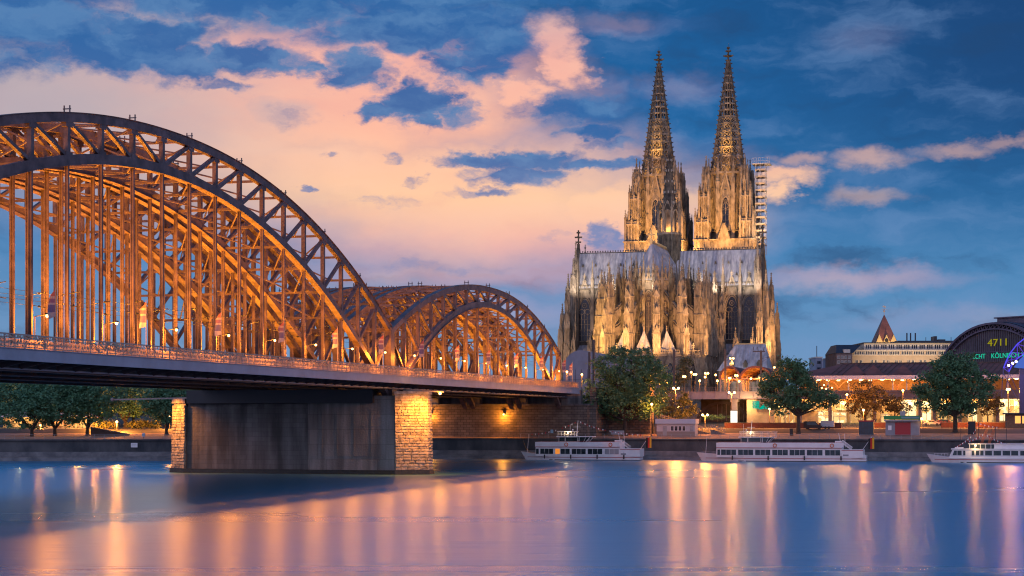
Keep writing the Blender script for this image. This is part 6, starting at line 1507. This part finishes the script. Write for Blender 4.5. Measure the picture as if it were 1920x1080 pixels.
# ================================================================== trees
def leafy_tree(name, px, Y, crown, n, size, m, label, trunk=.45, fork=.35, cat='tree', group=None, seed=0, lean=0, zb=None):
    """crown: ellipsoids (px, py, rx_px, ry_px); each is filled with leaf clumps"""
    rr = random.Random(seed); s = Y / F; x0 = gx(px, Y); z0 = ground_z(x0, Y) - .1 if zb is None else zb
    e = empty(name, (x0, Y, z0), 0, label, cat, group); fo = MB(); E = []; E2 = []
    for (cx, cy, rx, ry) in crown:
        E.append((Vector(((cx - px) * s, 0, CAM_Z + (786 - cy) * s - z0)), rx * s, max(rx * s * .85, 1), ry * s))
    for c, a, b, h in list(E):
        for _ in range(4):
            th = rr.uniform(0, 2 * math.pi); ph = rr.uniform(-.35, 1.2); k = rr.uniform(.2, .36)
            E2.append((c + Vector((a * math.cos(th) * math.cos(ph), b * math.sin(th) * math.cos(ph), h * math.sin(ph))) * rr.uniform(.9, 1.08), a * k, b * k, h * k * .8))
    Ea = E + (E2 if n > 1000 else [])
    tot = sum(a * b * c for _, a, b, c in E) * 1.12; clumps = []
    for c, a, b, h in Ea:
        k = max(3, int(round(n * a * b * h / tot / 34)))
        for _ in range(k):
            while True:
                v = Vector((rr.uniform(-1, 1), rr.uniform(-1, 1), rr.uniform(-1, 1)))
                if .25 < v.length < 1.0 and rr.random() < .25 + .75 * v.length ** 2: break
            clumps.append((c + Vector((v.x * a, v.y * b, v.z * h)), rr.uniform(.55, 1.25)))
    vs = []; fs = []
    for p, k in clumps:
        R0 = size * 2.1 * k
        for _ in range(34):
            d = Vector((rr.gauss(0, 1), rr.gauss(0, 1), rr.gauss(0, .7))) * R0 * .48; q = p + d
            u = Vector((rr.uniform(-1, 1), rr.uniform(-1, 1), rr.uniform(-.6, .6))).normalized(); w = u.cross(Vector((rr.uniform(-1, 1), rr.uniform(-1, 1), rr.uniform(-1, 1)))).normalized()
            l_ = size * rr.uniform(.6, 1.25); o = len(vs); vs += [q - u * l_ * .5, q + w * l_ * .3, q + u * l_ * .5, q - w * l_ * .3]; fs.append((o, o + 1, o + 2, o + 3))
    fo.v = [tuple(v) for v in vs]; fo.f = fs
    t = MB(); top = max(E, key=lambda q: q[1] * q[3])[0]; fk = Vector((lean * .4, 0, top.z * fork))
    t.cyl((0, 0, -.2), (0, 0, .5), trunk * 1.5, trunk * 1.08, 9); t.cyl((0, 0, .4), fk, trunk * 1.1, trunk * .85, 9)
    for c, a, b, h in E:
        for q in range(2):
            tgt = c + Vector((rr.uniform(-.4, .4) * a, rr.uniform(-.4, .4) * b, rr.uniform(-.2, .35) * h)); md = fk + (tgt - fk) * .5 + Vector((rr.uniform(-.4, .4), rr.uniform(-.4, .4), -.06 * (tgt - fk).length))
            k = trunk * (.74 if q == 0 else .5) * min(1, .5 + a * .12); t.cyl(fk - Vector((0, 0, .3)), md, k, k * .62, 7); t.cyl(md, tgt, k * .62, k * .16, 6)
            for _ in range(2): t2 = tgt + Vector((rr.uniform(-.7, .7) * a, rr.uniform(-.7, .7) * b, rr.uniform(-.2, .6) * h)); t.cyl(md + (tgt - md) * .4, t2, k * .3, k * .08, 5)
    t.build('trunk', M['bark'], e); fo.build('crown', m, e)
    return e
leafy_tree('plane_tree', 1172, 434, [(1172, 700, 56, 42), (1140, 735, 48, 40), (1205, 728, 46, 44), (1175, 760, 54, 30), (1120, 752, 32, 28), (1228, 700, 26, 26), (1150, 690, 34, 28), (1195, 672, 26, 18), (1215, 762, 26, 26), (1160, 664, 20, 12)], 17500, .62, M['leaf'], 'biggest dark green plane tree, between the bridge end and the white kiosk', .55, .26, seed=1)
leafy_tree('plane_tree', 1497, 433, [(1480, 712, 38, 30), (1455, 742, 32, 26), (1505, 738, 34, 30), (1488, 690, 28, 18), (1540, 748, 26, 20), (1440, 722, 20, 22), (1478, 762, 36, 18), (1556, 752, 12, 10)], 13500, .58, M['leaf'], 'round plane tree with one long low branch to the right, behind the longest boat', .5, .36, seed=2)
leafy_tree('plane_tree', 1791, 428, [(1790, 705, 48, 34), (1760, 735, 38, 32), (1815, 738, 44, 34), (1800, 685, 36, 20), (1735, 722, 24, 24), (1790, 765, 38, 24), (1842, 715, 24, 24), (1738, 752, 20, 18), (1772, 690, 28, 20)], 16500, .6, M['leaf'], 'large dark green plane tree at the right, behind the third boat', .55, .3, seed=3)
leafy_tree('street_tree', 1622, 470, [(1622, 735, 28, 22), (1606, 755, 20, 20), (1640, 752, 22, 22), (1622, 770, 26, 16)], 4200, .5, M['leaflit'], 'dense orange lit street tree above the dark storage box', .3, .3, seed=4)
leafy_tree('street_tree', 1677, 478, [(1672, 756, 20, 13), (1688, 764, 18, 12), (1660, 764, 14, 12)], 2200, .45, M['leaflit'], 'small orange lit tree just right of the dense one', .2, .3, seed=5)
leafy_tree('street_tree', 1852, 472, [(1852, 752, 22, 16), (1838, 766, 16, 14), (1866, 764, 14, 14)], 2400, .45, M['leaflit'], 'slim orange lit tree right of the large right-hand plane tree', .18, .42, seed=6)
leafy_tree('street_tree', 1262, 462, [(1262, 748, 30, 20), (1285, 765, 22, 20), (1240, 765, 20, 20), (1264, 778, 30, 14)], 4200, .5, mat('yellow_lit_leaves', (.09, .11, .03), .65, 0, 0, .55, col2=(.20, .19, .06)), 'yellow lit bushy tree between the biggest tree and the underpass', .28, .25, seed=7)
leafy_tree('poplar_tree', 1282, 545, [(1280, 700, 13, 24), (1285, 682, 9, 14), (1272, 716, 14, 14)], 2000, .55, mat('pale_poplar_leaves', (.08, .10, .05), .65, 0, 0, .55, col2=(.17, .18, .09)), 'slim pale green tree standing before the choir wall', .25, .3, seed=8, zb=13)
leafy_tree('young_tree', 1245, 520, [(1238, 700, 12, 12), (1250, 715, 14, 14)], 1200, .5, M['leaf'], 'dark young tree peeping out right of the biggest tree crown', .2, .3, seed=21, zb=12)
leafy_tree('street_bush', 1195, 446, [(1195, 803, 12, 7)], 700, .35, M['leafdk'], 'dark round bush at the foot of the biggest tree', .1, .3, 'bush', seed=9)
leafy_tree('street_bush', 1345, 470, [(1345, 782, 26, 4)], 900, .3, M['leafdk'], 'long clipped hedge inside the underpass mouth', .06, .2, 'hedge', seed=10)
park = [(60, 418, [(50, 770, 70, 34), (20, 745, 50, 30), (90, 745, 46, 26)], 'leftmost large park tree with a slim trunk under the bridge'),
        (103, 421, [(105, 765, 60, 30), (130, 740, 46, 28), (80, 735, 46, 24)], 'large park tree with the stoutest trunk, right of the slim-trunked one'),
        (164, 424, [(165, 765, 50, 28), (185, 742, 46, 26), (150, 740, 40, 22)], 'park tree in the middle of the row seen under the bridge'),
        (312, 426, [(310, 770, 34, 26), (325, 748, 40, 22), (290, 752, 34, 22)], 'park tree nearest the lit left nose of the pier'),
        (235, 446, [(235, 755, 48, 28), (215, 740, 40, 24), (262, 745, 40, 24)], 'pale park tree right of the bright star lamp under the bridge')]
for i, (px, Y, cr, lab) in enumerate(park): leafy_tree('park_tree', px, Y, cr, 8000, .66, M['leafdk'], lab, .42, .30, group='park trees under the bridge', seed=30 + i)
back = [(-30, 455), (15, 462), (75, 470), (130, 458), (190, 472), (250, 480), (300, 466), (345, 476), (400, 484), (450, 480), (520, 486), (590, 490), (650, 492), (705, 492)]
for i, (px, Y) in enumerate(back):
    leafy_tree('park_tree', px, Y, [(px, 748, 44, 32), (px + 20, 735, 34, 26), (px - 20, 738, 34, 24)], 5000, .9, M['leafdk'], f'dark tree in the back row of the park, {ORD[i]} from the left', .35, .3, group='back row of park trees', seed=60 + i)
for i, px in enumerate((182, 197, 212, 246, 258, 268, 280, 291)):
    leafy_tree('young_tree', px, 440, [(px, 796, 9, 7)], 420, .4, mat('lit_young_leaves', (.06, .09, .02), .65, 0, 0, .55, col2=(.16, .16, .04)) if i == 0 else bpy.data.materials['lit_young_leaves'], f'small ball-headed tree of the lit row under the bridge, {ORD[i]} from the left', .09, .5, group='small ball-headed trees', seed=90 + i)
# park lamps, pavilions, bits
for px, py, Y, pw, lab in ((219, 791, 434, 2600, 'brightest lamp under the bridge, shining like a star among the small trees'), (180, 789, 438, 900, 'smaller park lamp just left of the star-bright one'), (146, 783, 446, 700, 'dim park lamp above the middle pavilion'), (76, 798, 440, 700, 'low park lamp beside the slim-trunked park tree'), (318, 782, 440, 900, 'park lamp right beside the lit pier nose')):
    street_lamp(px, 0, py, Y, (0,), lab, pw, 'park lamps under the bridge')
for px, w2, Y, roof, lab in ((30, 4.6, 452, M['white'], 'leftmost lit garden pavilion with a white tent roof'), (90, 3.6, 450, M['red'], 'lit garden pavilion with a red tent roof between two trunks'), (118, 3.2, 453, M['white'], 'lit garden pavilion with a pale tent roof right of the red one'), (148, 4.2, 451, M['white'], 'rightmost lit garden pavilion, the widest under the bridge')):
    e = on_ground(px, Y, 'garden_pavilion', lab, 'pavilion', 0, 'lit pavilions in the riverside garden')
    b = MB(); b.hexa([(-w2, 0, 2.7), (w2, 0, 2.7), (w2, 5, 2.7), (-w2, 5, 2.7), (-w2 * .3, 2.2, 4.1), (w2 * .3, 2.2, 4.1), (w2 * .3, 2.8, 4.1), (-w2 * .3, 2.8, 4.1)]); b.build('tent_roof', roof, e)
    b = MB()
    for x in (-w2 + .1, 0, w2 - .1): b.cyl((x, .1, 0), (x, .1, 2.7), .06, n=5)
    b.build('pole', M['rail'], e); b = MB(); b.box(-w2, w2, 4.8, 5, 0, 2.7); b.build('back_panel', M['plaster'], e)
    lamp('POINT', (0, 2, 2.1), 900, (1, .66, .25), e, radius=.3); g = MB(); g.ball((0, 1.4, 2.35), .22, 8, 6); g.build('hanging_lamp', M['globew'], e)
    tb = MB()
    for x in (-w2 * .6, 0, w2 * .6): tb.box(x - .5, x + .5, .6, 1.4, .7, .76); tb.box(x - .05, x + .05, .95, 1.05, 0, .7)
    tb.build('table', M['rail'], e)
e = on_ground(205, 424, 'ramp_wall', 'brick ramp wall sloping down to the right on the left promenade', 'wall', 0); b = MB(); b.extr([(-4.4, 0, -.5), (4.6, 0, -.5), (4.6, 0, .2), (-4.4, 0, 1.9)], (0, .6, 0)); b.build('masonry', brickmat('ramp_brick', (.16, .10, .08), (.11, .07, .06), (.06, .05, .045), 1, .5, .16, .02), e); b = MB(); b.extr([(-4.5, -.05, 1.9), (4.7, -.05, .2), (4.7, -.05, .34), (-4.5, -.05, 2.04)], (0, .7, 0)); b.build('coping', M['toe'], e)
x = gx(250, 405); e = empty('notice_board', (x, quay_y(x) - .2, 3.0), 0, 'white rectangular notice board fixed on the dark quay wall left of the pier', 'sign'); b = MB(); b.box(-.75, .75, 0, .08, 0, 1.0); b.build('panel', M['white'], e); b = MB(); b.box(-.6, .5, -.02, 0, .7, .76); b.box(-.6, .3, -.02, 0, .5, .55); b.build('text_line', M['grey'], e)
x = gx(266, 405); e = empty('river_sign', (x, quay_y(x) + .6, 4.85), 0, 'small blue and white river sign on a post above the notice board', 'sign'); b = MB(); b.cyl((0, 0, 0), (0, 0, 1.2), .04, n=5); b.build('post', M['mast'], e); b = MB(); b.box(-.3, .3, -.06, 0, .6, 1.4); b.build('plate', mat('sign_blue', (.3, .5, .7), .5), e)
